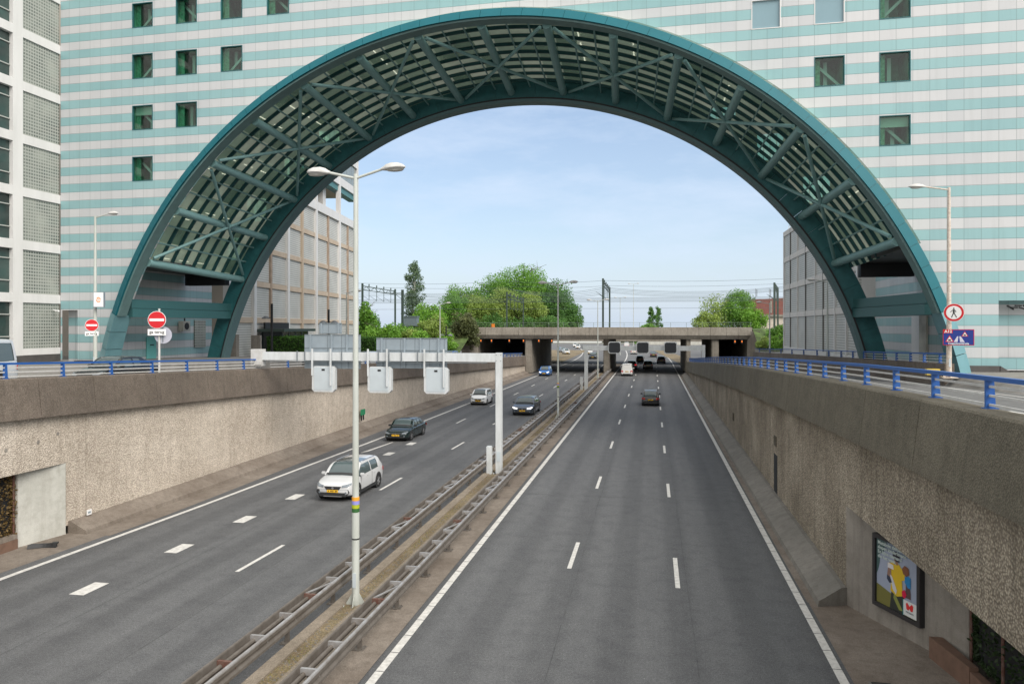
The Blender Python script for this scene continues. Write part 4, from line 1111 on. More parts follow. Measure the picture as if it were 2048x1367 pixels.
for y in (132.5, 137, 143, 149, 154): wire(y, 14.6 - .0, .9); wire(y, 12.75)
wire(134, 15.9, .3); wire(151, 15.9, .3); wire(145, 11.2)
# red brick building, grey cabinet, low far things
t = thing('brick_building', 'red brick building with pale lower storey behind the trees on the right', 'building')
m = MB(); m.box(23.5, 62, 190, 210, 10.6, 14.3); m.prism([(23.5, 190, 14.3), (62, 190, 14.3), (62, 190, 14.6), (31, 190, 14.6)], (0, 20, 0)); m.build('wall', M['brickred'], t)
m = MB(); m.box(23.5, 62, 189.9, 210, 6.9, 10.1); m.build('lower_wall', plain('cream_wall', (.56, .50, .43), .85, var=.12), t)
m = MB(); m.box(23.2, 62, 189.4, 210.2, 10.1, 10.6); m.build('ledge', M['conc'], t)
m = MB(); m.box(23.5, 62, 189.7, 189.9, 6.6, 6.9); m.build('plinth', M['brickred'], t)
for k in range(3):
    m = MB(); m.box(28 + k * 4.2, 28.5 + k * 4.2, 189.93, 189.99, 11, 14); m.build('downpipe', M['conc'], t)
m = MB()
for x in (25.3, 28.6): m.bar((x, 195, 14.3), (x, 195, 17.2), .12); m.bar((x + .3, 195, 15.2), (x + .3, 195, 17.0), .2)
m.build('antenna', M['signback'], t)
t = thing('relay_cabinet', 'blue-grey equipment cabinet on legs in the bushes below the poplar', 'cabinet', (-39.4, 119.4, 5.2))
m = MB(); m.box(-1.1, 1.1, -.6, .6, 2.6, 4.1); m.build('body', plain('cabinet_grey', (.15, .19, .22), .6), t); m = MB(); m.box(-1.2, 1.2, -.7, .7, 4.1, 4.25); m.build('roof', MAT['cabinet_grey'], t)
m = MB(); m.box(-.5, .5, -.4, .4, 0, 2.6); m.build('base', MAT['cabinet_grey'], t)
# ================================================================== CARS
def smooth_interp(x, pts):
    if x <= pts[0][0]: return pts[0][1]
    for a, b in zip(pts, pts[1:]):
        if x <= b[0]:
            f = (x - a[0]) / (b[0] - a[0] + 1e-9); f = f * f * (3 - 2 * f) if b[1] != a[1] else f
            return a[1] + (b[1] - a[1]) * f
    return pts[-1][1]
def lin(x, pts):
    if x <= pts[0][0]: return pts[0][1]
    for a, b in zip(pts, pts[1:]):
        if x <= b[0]: return a[1] + (b[1] - a[1]) * (x - a[0]) / (b[0] - a[0] + 1e-9)
    return pts[-1][1]
SPECS = {
 #        L     W     H     gc   hood start/end  a    b    c    d   trunk belt  wheel
 'suv':   (4.16, 1.74, 1.50, .22, .80, .98, .22, .40, .86, .985, 1.00, .98, .335),
 'hatch': (3.95, 1.68, 1.47, .17, .70, .90, .22, .40, .86, .985, .93, .90, .30),
 'mini':  (3.42, 1.63, 1.47, .17, .74, .95, .17, .36, .88, .985, .96, .92, .28),
 'sedan': (4.45, 1.71, 1.34, .17, .66, .86, .27, .42, .68, .86, .90, .86, .31),
 'wagon': (4.95, 1.88, 1.46, .17, .74, .93, .25, .41, .80, .95, .97, .93, .34),
 'van':   (4.40, 1.80, 1.84, .18, .86, 1.06, .15, .31, .985, .997, 1.05, 1.02, .31),
 'bigvan':(4.90, 1.90, 1.97, .20, .95, 1.15, .11, .27, .975, .995, 1.15, 1.10, .34),
}
CARN = [0]
def make_car(kind, label, paint, x, y, z=0, facing='toward', glass='carglass', lit=False, roof=None, van_panel=False, plate='plate', cat='car', rz=0., rails=False, cladding=False, braking=False, group=None, detail=True):
    L, W, H, gc, hf, hb, ta, tb, tc, td, trunk, belt, rw = SPECS[kind]
    t = thing('parked_car' if False else ('delivery_van' if 'van' in kind else 'car'), label, cat, (x, y, z), (math.pi if facing == 'toward' else 0) + rz, group)
    hw = W / 2
    Y = lambda u: L / 2 - u * L           # u=0 front (+Y local)
    us = [0, .008, .03, .07, .12, .18, ta, ta + .04, .36, .5, .62, .74, tc * .5 + .45, td - .02, .955, .985, 1.0]
    us = sorted(set(round(u, 4) for u in us))
    def plan(u): return lin(u, [(0, .80), (.01, .86), (.04, .94), (.10, .985), (.2, 1), (.85, 1), (.95, .965), (.985, .92), (1, .86)])
    def top(u):
        if u < ta: return lin(u, [(0, hf - .16), (.01, hf - .06), (.035, hf), (.12, hf + (hb - hf) * .62), (ta, hb)])
        if u > td: return lin(u, [(td, trunk), (.985, trunk - .03), (1, trunk - .12)])
        return lin(u, [(ta, hb), (ta + .06, belt), (td - .05, belt + .03), (td, trunk)])
    def sill(u): return lin(u, [(0, gc + .12), (.04, gc + .02), (.1, gc), (.9, gc), (.97, gc + .05), (1, gc + .14)])
    rings = []
    for u in us:
        w = hw * plan(u); zt, zs = top(u), sill(u); zm = zs + (zt - zs) * .55
        half = [(0, zs), (w * .80, zs), (w * .965, zs + .05), (w * .995, zs + (zt - zs) * .30), (w, zm), (w * .985, zs + (zt - zs) * .80), (w * .945, zt - .035), (w * .88, zt - .006), (w * .5, zt + .018 * (1 if u < ta or u > td else 1)), (0, zt + .028)]
        ring = half + [(-a, b) for a, b in half[-2:0:-1]]
        rings.append([(a, Y(u), b) for a, b in ring])
    m = MB(); m.loft(rings); m.build('body', paint, t, smooth=45)
    # greenhouse
    def gsec(u):
        if u <= tb: f = (u - ta) / (tb - ta); zr = hb + (H - .02 - hb) * math.sin(f * math.pi / 2) ** .9; wr = lin(f, [(0, .90), (1, .755)])
        elif u <= tc: f = (u - tb) / (tc - tb); zr = H - .02 + .02 * math.sin(f * math.pi) - .02 * f; wr = .755 - .015 * f
        else: f = (u - tc) / (td - tc); zr = H - .04 + (trunk - H + .04) * (f ** 1.5); wr = lin(f, [(0, .74), (1, .86 if kind != 'van' else .76)])
        wb = hw * .945 * (plan(u) if u > .8 else 1); zb_ = min(top(u) - .02, zr)
        return wb, zb_, hw * wr * (plan(u) if u > .9 else 1), zr
    gu = ys(ta, tb, 5) + ys(tb, tc, 6)[1:] + ys(tc, td, 4)[1:]
    rings = []
    for u in gu:
        wb, zb_, wr, zr = gsec(u)
        q = [(wb, zb_), (wb + (wr - wb) * .5 + .015, zb_ + (zr - zb_) * .52), (wr, zr - min(.03, (zr - zb_) * .2)), (wr * .93, zr), (wr * .5, zr + .025), (0, zr + .035)]
        rings.append([(a, Y(u), b) for a, b in q + [(-a, b) for a, b in q[-2::-1]]])
    m = MB(); m.loft(rings, closed=False, caps=False); m.build('windows', M[glass], t, smooth=30)
    off = .012
    def spt(u, k, sgn, o=off):  # k: 0 base .. 1 mid .. 2 roof edge .. 5 centre
        wb, zb_, wr, zr = gsec(u)
        q = [(wb, zb_), (wb + (wr - wb) * .5 + .015, zb_ + (zr - zb_) * .52), (wr, zr - min(.03, (zr - zb_) * .2)), (wr * .93, zr), (wr * .5, zr + .025), (0, zr + .035)]
        i = int(k); f = k - i
        if i >= 5: a, b = q[5]
        else: a, b = q[i][0] + (q[i + 1][0] - q[i][0]) * f, q[i][1] + (q[i + 1][1] - q[i][1]) * f
        return (sgn * (a + (o if k < 3 else o * .3)), Y(u), b + (o if k >= 2 else 0))
    # roof skin
    m = MB(); rp = ys(tb + .012, tc - .005, 6)
    m.loft([[spt(u, k, s) for s, k in [(1, 2), (1, 3), (1, 4), (1, 5), (-1, 4), (-1, 3), (-1, 2)]] for u in rp], closed=False, caps=False)
    m.build('roof', roof or paint, t, smooth=40, fix=False)
    for s in (1, -1):
        m = MB()
        m.loft([[spt(u, 1.82, s), spt(u, 2.0, s), spt(u, 3.0, s), spt(u, 3.25, s)] for u in gu if u <= tb + .02], closed=False, caps=False)       # A pillar
        m.loft([[spt(u, 1.75, s), spt(u, 2.0, s), spt(u, 2.4, s)] for u in gu if tb <= u <= tc], closed=False, caps=False)         # rail
        cp = [u for u in gu if u >= tc]
        m.loft([[spt(u, 1.3, s), spt(u, 2.0, s), spt(u, 3.0, s), spt(u, 3.35, s)] for u in cp], closed=False, caps=False)         # C pillar upper
        c0 = tc - .055 if kind in ('suv', 'wagon', 'hatch', 'mini') else tc - .02
        if van_panel: c0 = (tb + tc) / 2 - .02
        m.loft([[spt(u, 0, s), spt(u, 1, s), spt(u, 2, s)] for u in [c0, (c0 + tc) / 2, tc] + [v for v in cp if v > tc]], closed=False, caps=False)
        bm_ = tb + (tc - tb) * (.40 if not van_panel else .3)
        m.loft([[spt(u, 0, s), spt(u, 1, s), spt(u, 2, s)] for u in (bm_, bm_ + .022)], closed=False, caps=False)
        m.build('pillars', paint, t, smooth=30, fix=False)
    if van_panel:
        m = MB(); m.loft([[spt(u, k, s) for s, k in [(1, 0), (1, 1), (1, 2), (1, 4), (-1, 4), (-1, 2), (-1, 1), (-1, 0)]] for u in (tc - .01, tc, td)], closed=False, caps=False)
        m.quad(*[(a, Y(td) - .012, b) for a, b in ((-hw * .74, trunk - .1), (hw * .74, trunk - .1), (hw * .70, H - .06), (-hw * .70, H - .06))]); m.build('rear_panel', paint, t, smooth=30, fix=False)
    # wheels
    for wu in ((.17 if 'van' in kind else .19), (.80 if kind != 'sedan' else .79)):
        for s in (1, -1):
            wx = s * (hw - .105); wy = Y(wu)
            m = MB(); n = 20
            m.tube((s * (hw - .28), wy, rw + .02), (s * (hw + .004), wy, rw + .02), rw * 1.17, n=n); m.build('wheel_arch', M['plastic'], t)
            m = MB(); prof = [(-.10, .62), (-.10, .90), (-.07, 1.0), (.07, 1.0), (.10, .90), (.10, .66)]
            m.loft([[(wx + s * .015 + a, wy + rw * r_ * math.cos(q), rw + rw * r_ * math.sin(q)) for a, r_ in prof] for q in [2 * math.pi * k / n for k in range(n + 1)]], closed=False, caps=False)
            wo = m.build('wheel', M['rubber'], t, smooth=40)
            m = MB()
            for k in range(5):
                q = 2 * math.pi * k / 5; c, sn = math.cos(q), math.sin(q)
                p = (wx + s * .10, wy, rw); e = (wx + s * .105, wy + rw * .62 * c, rw + rw * .62 * sn); m.bar(p, e, .07, .02, up=(1, 0, 0))
            m.tube((wx + s * .08, wy, rw), (wx + s * .125, wy, rw), .05, n=10)
            rg = [[(wx + s * .115 - (0 if a else .03), wy + rw * r_ * math.cos(q), rw + rw * r_ * math.sin(q)) for a, r_ in ((1, .60), (1, .68))] for q in [2 * math.pi * k / n for k in range(n + 1)]]
            m.loft(rg, closed=False, caps=False)
            m.build('rim', M['rim'], wo)
    fy = L / 2
    # front: grille, lower intake, lights, plate
    m = MB(); zg = hf - .20
    m.prism([(-.40, fy + .012, zg + .09), (.40, fy + .012, zg + .09), (.30, fy + .012, zg - .06), (-.30, fy + .012, zg - .06)], (0, -.06, 0)); m.build('grille', M['plastic'], t)
    m = MB(); m.prism([(-hw * .74, fy + .006, gc + .20), (hw * .74, fy + .006, gc + .20), (hw * .62, fy + .006, gc + .10), (-hw * .62, fy + .006, gc + .10)], (0, -.06, 0)); m.build('lower_grille', M['plastic'], t)
    for s in (1, -1):
        m = MB(); c = [(s * .43, fy + .005, hf - .16), (s * hw * .80, fy - .03, hf - .13), (s * hw * .93, fy - .22, hf - .04), (s * hw * .90, fy - .28, hf + .015), (s * hw * .74, fy - .10, hf - .02), (s * .42, fy - .02, hf - .07)]
        m.prism(c, (s * .012, .022, .012)); m.build('headlight', M['strip'] if lit else M['headlight'], t)
        m = MB(); m.tube((s * hw * .70, fy - .02, gc + .20), (s * hw * .70, fy + .012, gc + .20), .045, n=10); m.build('fog_lamp', M['headlight'], t)
        # rear lights
        m = MB(); zl = trunk - (.22 if kind != 'van' and kind != 'bigvan' else .32); hh = .17 if kind != 'van' else .30
        m.prism([(s * hw * .62, -fy - .004, zl + hh / 2), (s * hw * .86, -fy + .004, zl + hh / 2 + .01), (s * hw * .985, -fy + .16, zl + hh / 2 + .02), (s * hw * .985, -fy + .16, zl - hh / 2 + .02), (s * hw * .86, -fy + .004, zl - hh / 2), (s * hw * .66, -fy - .004, zl - hh / 2)], (0, -.018, 0))
        m.build('tail_light', emis('brake_lit', (.9, .02, .02), .8) if braking and 'brake_lit' not in MAT else (MAT['brake_lit'] if braking else M['taillight']), t)
        m = MB(); yy = Y(ta + .055); m.box(min(s * (hw - .04), s * (hw + .17)), max(s * (hw - .04), s * (hw + .17)), yy - .05, yy + .06, belt + .0, belt + .13); m.build('mirror', paint if kind != 'sedan' else M['plastic'], t, bevel=.03)
        if detail:
            m = MB()
            for u in (tb + (tc - tb) * .12, tb + (tc - tb) * .55): m.box(min(s * hw * .99, s * (hw + .02)), max(s * hw * .99, s * (hw + .02)), Y(u) - .18, Y(u) - .02, belt - .14, belt - .11)
            m.build('door_handle', paint, t)
            m = MB()
            for u in (ta + .06, tb + (tc - tb) * .44): m.box(min(s * hw * .992, s * (hw + .0025)), max(s * hw * .992, s * (hw + .0025)), Y(u) - .006, Y(u) + .006, gc + .14, belt - .05)
            m.build('door_seam', M['plastic'], t)
    m = MB(); m.box(-.26, .26, fy + .013, fy + .025, gc + .21, gc + .32); pf = m.build('number_plate', M['plate'], t)
    m = MB()
    for k in range(8):
        if k in (2, 6): continue
        m.box(-.21 + k * .054, -.175 + k * .054, fy + .0255, fy + .027, gc + .235, gc + .295)
    m.build('lettering', M['black'], pf)
    zz = gc + .40 if kind != 'van' else gc + .5
    m = MB(); m.box(-.26, .26, -fy - .02, -fy - .004, zz, zz + .11); pf = m.build('number_plate', M['plate'], t)
    m = MB()
    for k in range(8):
        if k in (2, 6): continue
        m.box(-.21 + k * .054, -.175 + k * .054, -fy - .022, -fy - .0205, zz + .025, zz + .085)
    m.build('lettering', M['black'], pf)
    # bumpers lower dark
    m = MB(); m.box(-hw * .72, hw * .72, -fy - .002, -fy + .08, gc + .08, gc + .22); m.build('rear_bumper', M['plastic'], t)
    m = MB(); m.box(-hw * .86, hw * .86, -fy + .35, fy - .3, gc - .04, gc + .06); m.build('underbody', M['black'], t)
    if cladding:
        m = MB(); m.prism([(-hw * .83, fy - .01, gc + .34), (hw * .83, fy - .01, gc + .34), (hw * .90, fy - .04, gc + .22), (hw * .72, fy - .01, gc + .03), (-hw * .72, fy - .01, gc + .03), (-hw * .90, fy - .04, gc + .22)], (0, .012, 0)); m.build('front_cladding', M['plastic'], t)
        m = MB(); m.box(-.42, .42, fy + .005, fy + .02, gc + .02, gc + .06); m.build('skid_plate', M['rim'], t)
        m = MB()
        for s in (1, -1): m.box(min(s * hw * .96, s * (hw + .008)), max(s * hw * .96, s * (hw + .008)), -fy + 1.1, fy - 1.15, gc - .01, gc + .13)
        m.build('side_sill', M['plastic'], t)
        m = MB(); m.loft([[spt(u, k, s, .02) for s, k in [(1, 3.1), (1, 4), (1, 5), (-1, 4), (-1, 3.1)]] for u in ys(tb + .02, tb + .22, 4)], closed=False, caps=False); m.build('glass_roof', M['carglass'], t, fix=False)
    if rails:
        for s in (1, -1):
            m = MB(); m.path([spt(u, 2.9, s, .04) for u in ys(tb + .05, tc - .05, 5)], .016, n=6); m.build('roof_rail', M['rim'], t)
    # wipers / dark lower windscreen edge
    m = MB(); m.loft([[spt(u, k, s, .015) for s, k in [(1, 3), (1, 4), (1, 5), (-1, 4), (-1, 3)]] for u in (ta + .002, ta + .018)], closed=False, caps=False); m.build('wiper_cowl', M['plastic'], t, fix=False)
    if detail:
        # seats seen through the glass are replaced by dark interior reflection; number badge
        m = MB(); m.tube((0, fy + .013, zg + .02), (0, fy + .02, zg + .02), .05, n=12); m.build('badge', M['rim'], t)
    return t
def paintm(name, c, metal=0., rough=.28): return plain('paint_' + name, c, rough, metal, coat=.6)
make_car('suv', 'white compact SUV with glass roof and dark lower cladding, nearest car', paintm('white', (.56, .57, .58)), -13.87, 33.1, rails=True, cladding=True)
make_car('sedan', 'dark green older saloon with orange indicators next to the left wall', paintm('darkgreen', (.008, .018, .018), .2, .22), -16.95, 50.2)
make_car('mini', 'small white hatchback in the outer left lane', paintm('white2', (.86, .87, .88)), -16.85, 73.4)
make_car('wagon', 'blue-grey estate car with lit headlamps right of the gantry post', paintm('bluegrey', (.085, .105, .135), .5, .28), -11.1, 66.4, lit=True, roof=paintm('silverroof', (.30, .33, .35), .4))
make_car('hatch', 'bright blue hatchback coming out from the railway bridge', paintm('blue', (.03, .16, .48), .2), -16.6, 117.4, lit=True)
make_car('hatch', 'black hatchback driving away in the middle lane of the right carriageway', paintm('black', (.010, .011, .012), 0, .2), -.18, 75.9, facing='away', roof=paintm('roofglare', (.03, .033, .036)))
make_car('van', 'small white delivery van driving away at the bridge entrance', paintm('vanwhite', (.80, .80, .78)), -3.93, 120.0, facing='away', van_panel=True, cat='van')
make_car('suv', 'dark red-lit car braking just ahead of the white van', paintm('darkred', (.03, .010, .012)), -3.68, 139.3, facing='away', braking=True)
make_car('suv', 'black car under the bridge in the middle lane', paintm('black2', (.010, .010, .014)), -.80, 139.9, facing='away')
make_car('mini', 'small dark car left of middle, just beyond the bridge', paintm('dark3', (.012, .016, .016)), -2.65, 164.0, facing='away')
make_car('suv', 'dark purple car in the right lane beyond the bridge', paintm('purple', (.022, .012, .024)), 1.8, 160.8, facing='away')
make_car('sedan', 'dark saloon car farther off, seen under the third lane signal', paintm('dark4', (.03, .033, .036)), .25, 194, facing='away')
make_car('van', 'distant white van in the middle lane beyond the bridge', paintm('white4', (.6, .6, .6)), -5.1, 213.5, facing='away', van_panel=True, cat='van')
make_car('bigvan', 'far white high-roof van beside the top of the first lane signal', paintm('white5', (.62, .62, .62)), -9.3, 278, facing='away', van_panel=True, cat='van')
make_car('suv', 'dark car approaching under the bridge on the left carriageway', paintm('dark6', (.02, .022, .025)), -13.9, 179.6)
make_car('van', 'white van approaching beyond the bridge on the left carriageway', paintm('white6', (.66, .66, .66)), -17.2, 208, van_panel=True, cat='van')
make_car('hatch', 'pale car parked beyond the bridge beside the left verge', paintm('white7', (.6, .6, .58)), -23.9, 210, rz=.3)
make_car('hatch', 'white car far beyond the bridge on the left', paintm('white8', (.7, .7, .7)), -25.6, 262)
make_car('mini', 'tiny white car in the farthest row seen under the bridge on the left', paintm('white9', (.72, .72, .72)), -28.5, 282)
make_car('hatch', 'silver car parked left of the pale one beyond the bridge', paintm('silver9', (.35, .36, .37), .4), -26.6, 224, rz=.4)
make_car('wagon', 'small pale car at the right end of the far left carriageway', paintm('white10', (.66, .66, .66)), -12.2, 232)
# side road traffic on the left
make_car('bigvan', 'silver-white van cut by the left edge on the side road behind the railing', paintm('silverwhite', (.52, .55, .58), .2), -26.0, 23.6, zsl(24) , facing='toward', cat='van')
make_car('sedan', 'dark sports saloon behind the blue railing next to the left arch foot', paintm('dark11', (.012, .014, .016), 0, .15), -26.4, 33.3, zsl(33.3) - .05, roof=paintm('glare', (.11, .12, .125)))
make_car('hatch', 'white car on the left side road, partly hidden by the gantry sign backs', paintm('white12', (.7, .7, .7)), -27.0, 68.0, zsl(68))
make_car('suv', 'blue car on the left side road, right of the wide sign back', paintm('blue13', (.04, .10, .26)), -26.8, 97.5, zsl(97.5))

# ================================================================== SIGNS
def disc(mb, r, y0, y1, z=0, n=36, x=0):
    mb.tube((x, y0, z), (x, y1, z), r, n=n)
def text(body, size, mat, parent, loc, align='CENTER', name='lettering', bold=.0, rot=(math.pi / 2, 0, 0), sx=1.):
    cu = bpy.data.curves.new(name, 'FONT'); cu.body = body; cu.size = size; cu.align_x = align; cu.offset = bold; cu.extrude = .001; cu.resolution_u = 3
    ob = bpy.data.objects.new(name, cu); C.objects.link(ob)
    dg = bpy.context.evaluated_depsgraph_get(); me = bpy.data.meshes.new_from_object(ob.evaluated_get(dg))
    C.objects.unlink(ob); bpy.data.objects.remove(ob)
    me.materials.clear(); me.materials.append(M[mat] if isinstance(mat, str) else mat)
    o = bpy.data.objects.new(name, me); C.objects.link(o); o.parent = parent; o.location = loc; o.rotation_euler = rot; o.scale = (sx, 1, 1)
    return o
def no_entry(label, x, y, z, D, rz, w=1.):
    t = thing('no_entry_sign', label, 'road sign', (x, y, z), rz)
    r = D / 2
    m = MB(); disc(m, r, 0, .025); m.build('rim', M['white'], t)
    m = MB(); disc(m, r * .95, -.006, -.001); p = m.build('face', M['red'], t)
    m = MB(); m.box(-r * .80, r * .80, -.012, -.007, -r * .15, r * .15); m.build('bar', M['white'], p)
    m = MB(); m.box(-r * 1.0 * w, r * 1.0 * w, 0, .02, -r * 1.78, -r * 1.06); s = m.build('text_panel', M['white'], t)
    text('ga terug', r * .50, 'black', s, (0, -.004, -r * 1.55), bold=.003)
    return t
no_entry('larger red no entry sign on its own pole behind the left railing', -22.95, 31.6, 8.05, .82, .3)
t = thing('sign_pole', 'white pole of the larger no entry sign with a round grey sign back', 'pole', (-22.93, 31.75, 4.9), .3)
m = MB(); m.tube((0, 0, 0), (0, 0, 3.68), .05, n=12); m.build('pole', M['whiterail'], t, smooth=True)
m = MB(); disc(m, .40, .03, .06, 2.43, x=.16); m.build('round_sign_back', plain('sign_back_light', (.42, .43, .50), .5), t)
m = MB(); m.bar((.16, .0, 2.1), (.16, 0, 2.8), .03); m.build('bracket', M['signbackdark'], t)
no_entry('smaller red no entry sign on the lamp post left of the arch foot', -35.12, 41.98, 7.82, .76, .75)
t = thing('lamp_sign_box', 'white sign box with an orange roundel hanging on the left lamp post', 'sign box', (-34.6, 42.0, 8.95), .25)
m = MB(); m.box(-.33, .33, -.09, .09, 0, .98); m.build('case', M['signback'], t)
m = MB(); m.box(-.29, .29, -.10, -.092, .04, .94); f = m.build('face', M['white'], t)
m = MB(); n = 30
for a0, a1 in ((0, 150), (170, 340)):
    m.loft([[(.14 * math.cos(R(a)) * q, -.104, .48 + .17 * math.sin(R(a)) * q) for q in (.72, 1)] for a in ys(a0, a1, 14)], closed=False, caps=False)
m.loft([[(.065 * math.cos(R(a)) * q, -.104, .52 + .065 * math.sin(R(a)) * q) for q in (.55, 1)] for a in ys(-90, 170, 12)], closed=False, caps=False)
m.bar((-.06, -.104, .36), (-.06, -.104, .58), .03, .004); m.bar((0, -.104, .46), (.07, -.104, .36), .03, .004)
m.build('roundel', M['orange'], f, fix=False)
# pedestrian ban and motorway camera sign on the right lamp post
t = thing('no_pedestrians_sign', 'round white sign with red ring and black walking figure on the right lamp post', 'road sign', (14.50, 40.02, 8.42), -.42)
m = MB(); disc(m, .44, 0, .025); m.build('rim', M['white'], t)
m = MB(); disc(m, .425, -.006, -.001); p = m.build('ring', M['red'], t)
m = MB(); disc(m, .325, -.012, -.007); m.build('face', M['white'], p)
m = MB(); disc(m, .036, -.018, -.013, .20, 14)
yy = -.015
m.bar((0, yy, .15), (0, yy, -.02), .075, .004, up=(0, 1, 0)); m.bar((-.01, yy, -.02), (-.10, yy, -.24), .04, .004, up=(0, 1, 0)); m.bar((.01, yy, -.02), (.12, yy, -.24), .04, .004, up=(0, 1, 0))
m.bar((-.02, yy, .14), (-.15, yy, .02), .028, .004, up=(0, 1, 0)); m.bar((.02, yy, .14), (.09, yy, .06), .028, .004, up=(0, 1, 0)); m.bar((.09, yy, .06), (.08, yy, .0), .026, .004, up=(0, 1, 0))
m.build('walking_figure', M['black'], p, fix=False)
t = thing('motorway_sign', 'blue A12 average speed camera sign below the no pedestrians sign', 'road sign', (14.66, 39.9, 7.21), -.42)
W2, H2 = .66, .39
m = MB(); m.box(-W2, W2, 0, .025, -H2, H2); m.build('rim', M['red'], t)
m = MB(); m.box(-W2 + .03, W2 - .03, -.006, -.001, -H2 + .03, H2 - .03); f = m.build('panel', M['signblue'], t)
m = MB(); m.box(-W2 + .03, -.24, -.012, -.007, .20, H2 - .01); a = m.build('route_label', M['red'], f); text('A12', .19, 'white', a, (-.43, -.014, .225), bold=.006)
text('Trajectcontrole', .14, 'white', f, (0, -.010, -.345), bold=.004)
for cx_, cz_, k in ((-.37, -.08, 1.), (.27, .16, .78)):
    m = MB(); m.poly([(cx_ - .19 * k, -.010, cz_ - .15 * k), (cx_ + .19 * k, -.010, cz_ - .15 * k), (cx_, -.010, cz_ + .19 * k)]); a = m.build('warning_triangle', M['red'], f, fix=False)
    m = MB(); m.poly([(cx_ - .13 * k, -.013, cz_ - .115 * k), (cx_ + .13 * k, -.013, cz_ - .115 * k), (cx_, -.013, cz_ + .12 * k)]); a2 = m.build('triangle_face', M['white'], a, fix=False)
    m = MB(); m.box(cx_ - .055 * k, cx_ + .055 * k, -.018, -.015, cz_ - .09 * k, cz_ - .02 * k); a3 = m.build('camera_mark', M['black'], a); 
m = MB()
m.poly([(-.20, -.010, -.23), (-.03, -.010, -.23), (.0, -.010, .05), (-.05, -.010, .05)]); m.poly([(.07, -.010, -.23), (.27, -.010, -.23), (.10, -.010, .05), (.04, -.010, .05)]); m.build('road_mark', plain('sign_lilac', (.62, .62, .72), .5), f, fix=False)
# green emergency box sign on left wall
t = thing('emergency_sign', 'small green emergency sign box on the left retaining wall', 'sign', (-21.45, 53.3, 1.1))
m = MB(); m.box(0, .10, -.35, .35, 0, .42); m.build('panel', plain('sign_green', (.02, .22, .10), .5), t); m = MB(); m.box(0, .05, -.3, -.15, -.4, 0); m.box(0, .05, .1, .25, -.4, 0); m.build('bracket', M['black'], t)
t = thing('marker_plate', 'small white marker plate on the plinth at the foot of the left wall', 'sign', (-21.33, 25.35, .5))
m = MB(); m.box(0, .02, -.12, .12, 0, .2); m.build('plate', M['white'], t); m = MB(); m.box(.021, .025, -.07, .07, .06, .13); m.build('mark', M['signback'], t)

# poster in the right niche
pa, pb = Vector((5.77, 21.05, 0)), Vector((6.42, 19.52, 0)); pd = (pb - pa).normalized(); ang_ = math.atan2(pd.y, pd.x)
off_ = Vector((pd.y, -pd.x, 0)); off_ = -off_ if off_.x > 0 else off_
po = thing('advertising_poster', 'framed advertising poster of two people seen from behind, in the right wall niche', 'poster', tuple(pa + off_ * .10 + Vector((0, 0, .50))), ang_)
PW, PH = (pb - pa).length, 1.86
m = MB(); m.box(0, PW, .02, .14, 0, PH); 
m.build('back_box', M['plastic'], po)
m = MB(); 
for bx in ((0, .10, 0, PH), (PW - .10, PW, 0, PH), (.10, PW - .10, 0, .10), (.10, PW - .10, PH - .10, PH)): m.box(bx[0], bx[1], -.03, .02, bx[2], bx[3])
m.build('frame', plain('poster_frame', (.03, .028, .03), .5), po)
def pm(name, col): return plain('poster_' + name, col, .35)
def pq(name, pts, col, lay, par=None, n=None):
    m = MB(); m.poly([(a * PW, .018 - .003 * lay, b * PH) for a, b in pts]); return m.build(name, pm(n or name, col), par or po, fix=False)
sh = pq('sheet', [(.07, .06), (.93, .06), (.93, .94), (.07, .94)], (.30, .34, .44), 0)
pq('dark_foliage', [(.07, .94), (.30, .94), (.24, .80), (.15, .74), (.14, .62), (.10, .5), (.07, .45)], (.06, .11, .11), 1, sh)
pq('top_shade', [(.24, .94), (.93, .94), (.93, .82), (.5, .84), (.24, .80)], (.16, .20, .26), 1, sh)
pq('meadow', [(.07, .06), (.93, .06), (.93, .16), (.5, .24), (.07, .32)], (.16, .15, .04), 1, sh)
pq('trousers', [(.36, .06), (.66, .06), (.66, .30), (.40, .32)], (.03, .035, .03), 2, sh)
pq('green_scarf', [(.46, .30), (.64, .10), (.56, .09), (.44, .22)], (.22, .24, .06), 3, sh)
pq('yellow_shirt', [(.38, .30), (.40, .52), (.33, .56), (.32, .66), (.44, .70), (.56, .70), (.68, .60), (.68, .52), (.62, .50), (.64, .30), (.52, .26)], (.62, .42, .02), 4, sh)
pq('white_sleeve', [(.32, .60), (.45, .60), (.44, .66), (.33, .67)], (.62, .60, .62), 5, sh)
pq('arm', [(.33, .60), (.40, .60), (.40, .48), (.34, .46), (.31, .50)], (.26, .15, .11), 5, sh)
pq('glove', [(.31, .50), (.38, .48), (.42, .42), (.36, .40), (.31, .44)], (.03, .04, .07), 6, sh)
pq('white_cloth', [(.37, .52), (.42, .50), (.52, .34), (.50, .28), (.43, .34)], (.55, .55, .60), 6, sh)
pq('neck', [(.46, .68), (.54, .68), (.54, .76), (.46, .76)], (.28, .17, .12), 5, sh)
pq('hair', [(.42, .84), (.52, .86), (.58, .80), (.57, .73), (.50, .72), (.44, .77)], (.018, .015, .03), 6, sh)
pq('second_head', [(.62, .66), (.68, .72), (.76, .70), (.77, .62), (.72, .58), (.65, .60)], (.20, .08, .04), 5, sh)
pq('blue_shirt', [(.68, .50), (.68, .56), (.74, .60), (.80, .58), (.80, .44), (.74, .44)], (.02, .20, .45), 5, sh)
pq('second_arm', [(.70, .50), (.77, .48), (.80, .38), (.80, .30), (.68, .30), (.70, .42)], (.10, .06, .06), 4, sh)
pq('red_glove', [(.62, .36), (.68, .40), (.72, .34), (.68, .28), (.63, .30)], (.55, .01, .06), 6, sh)
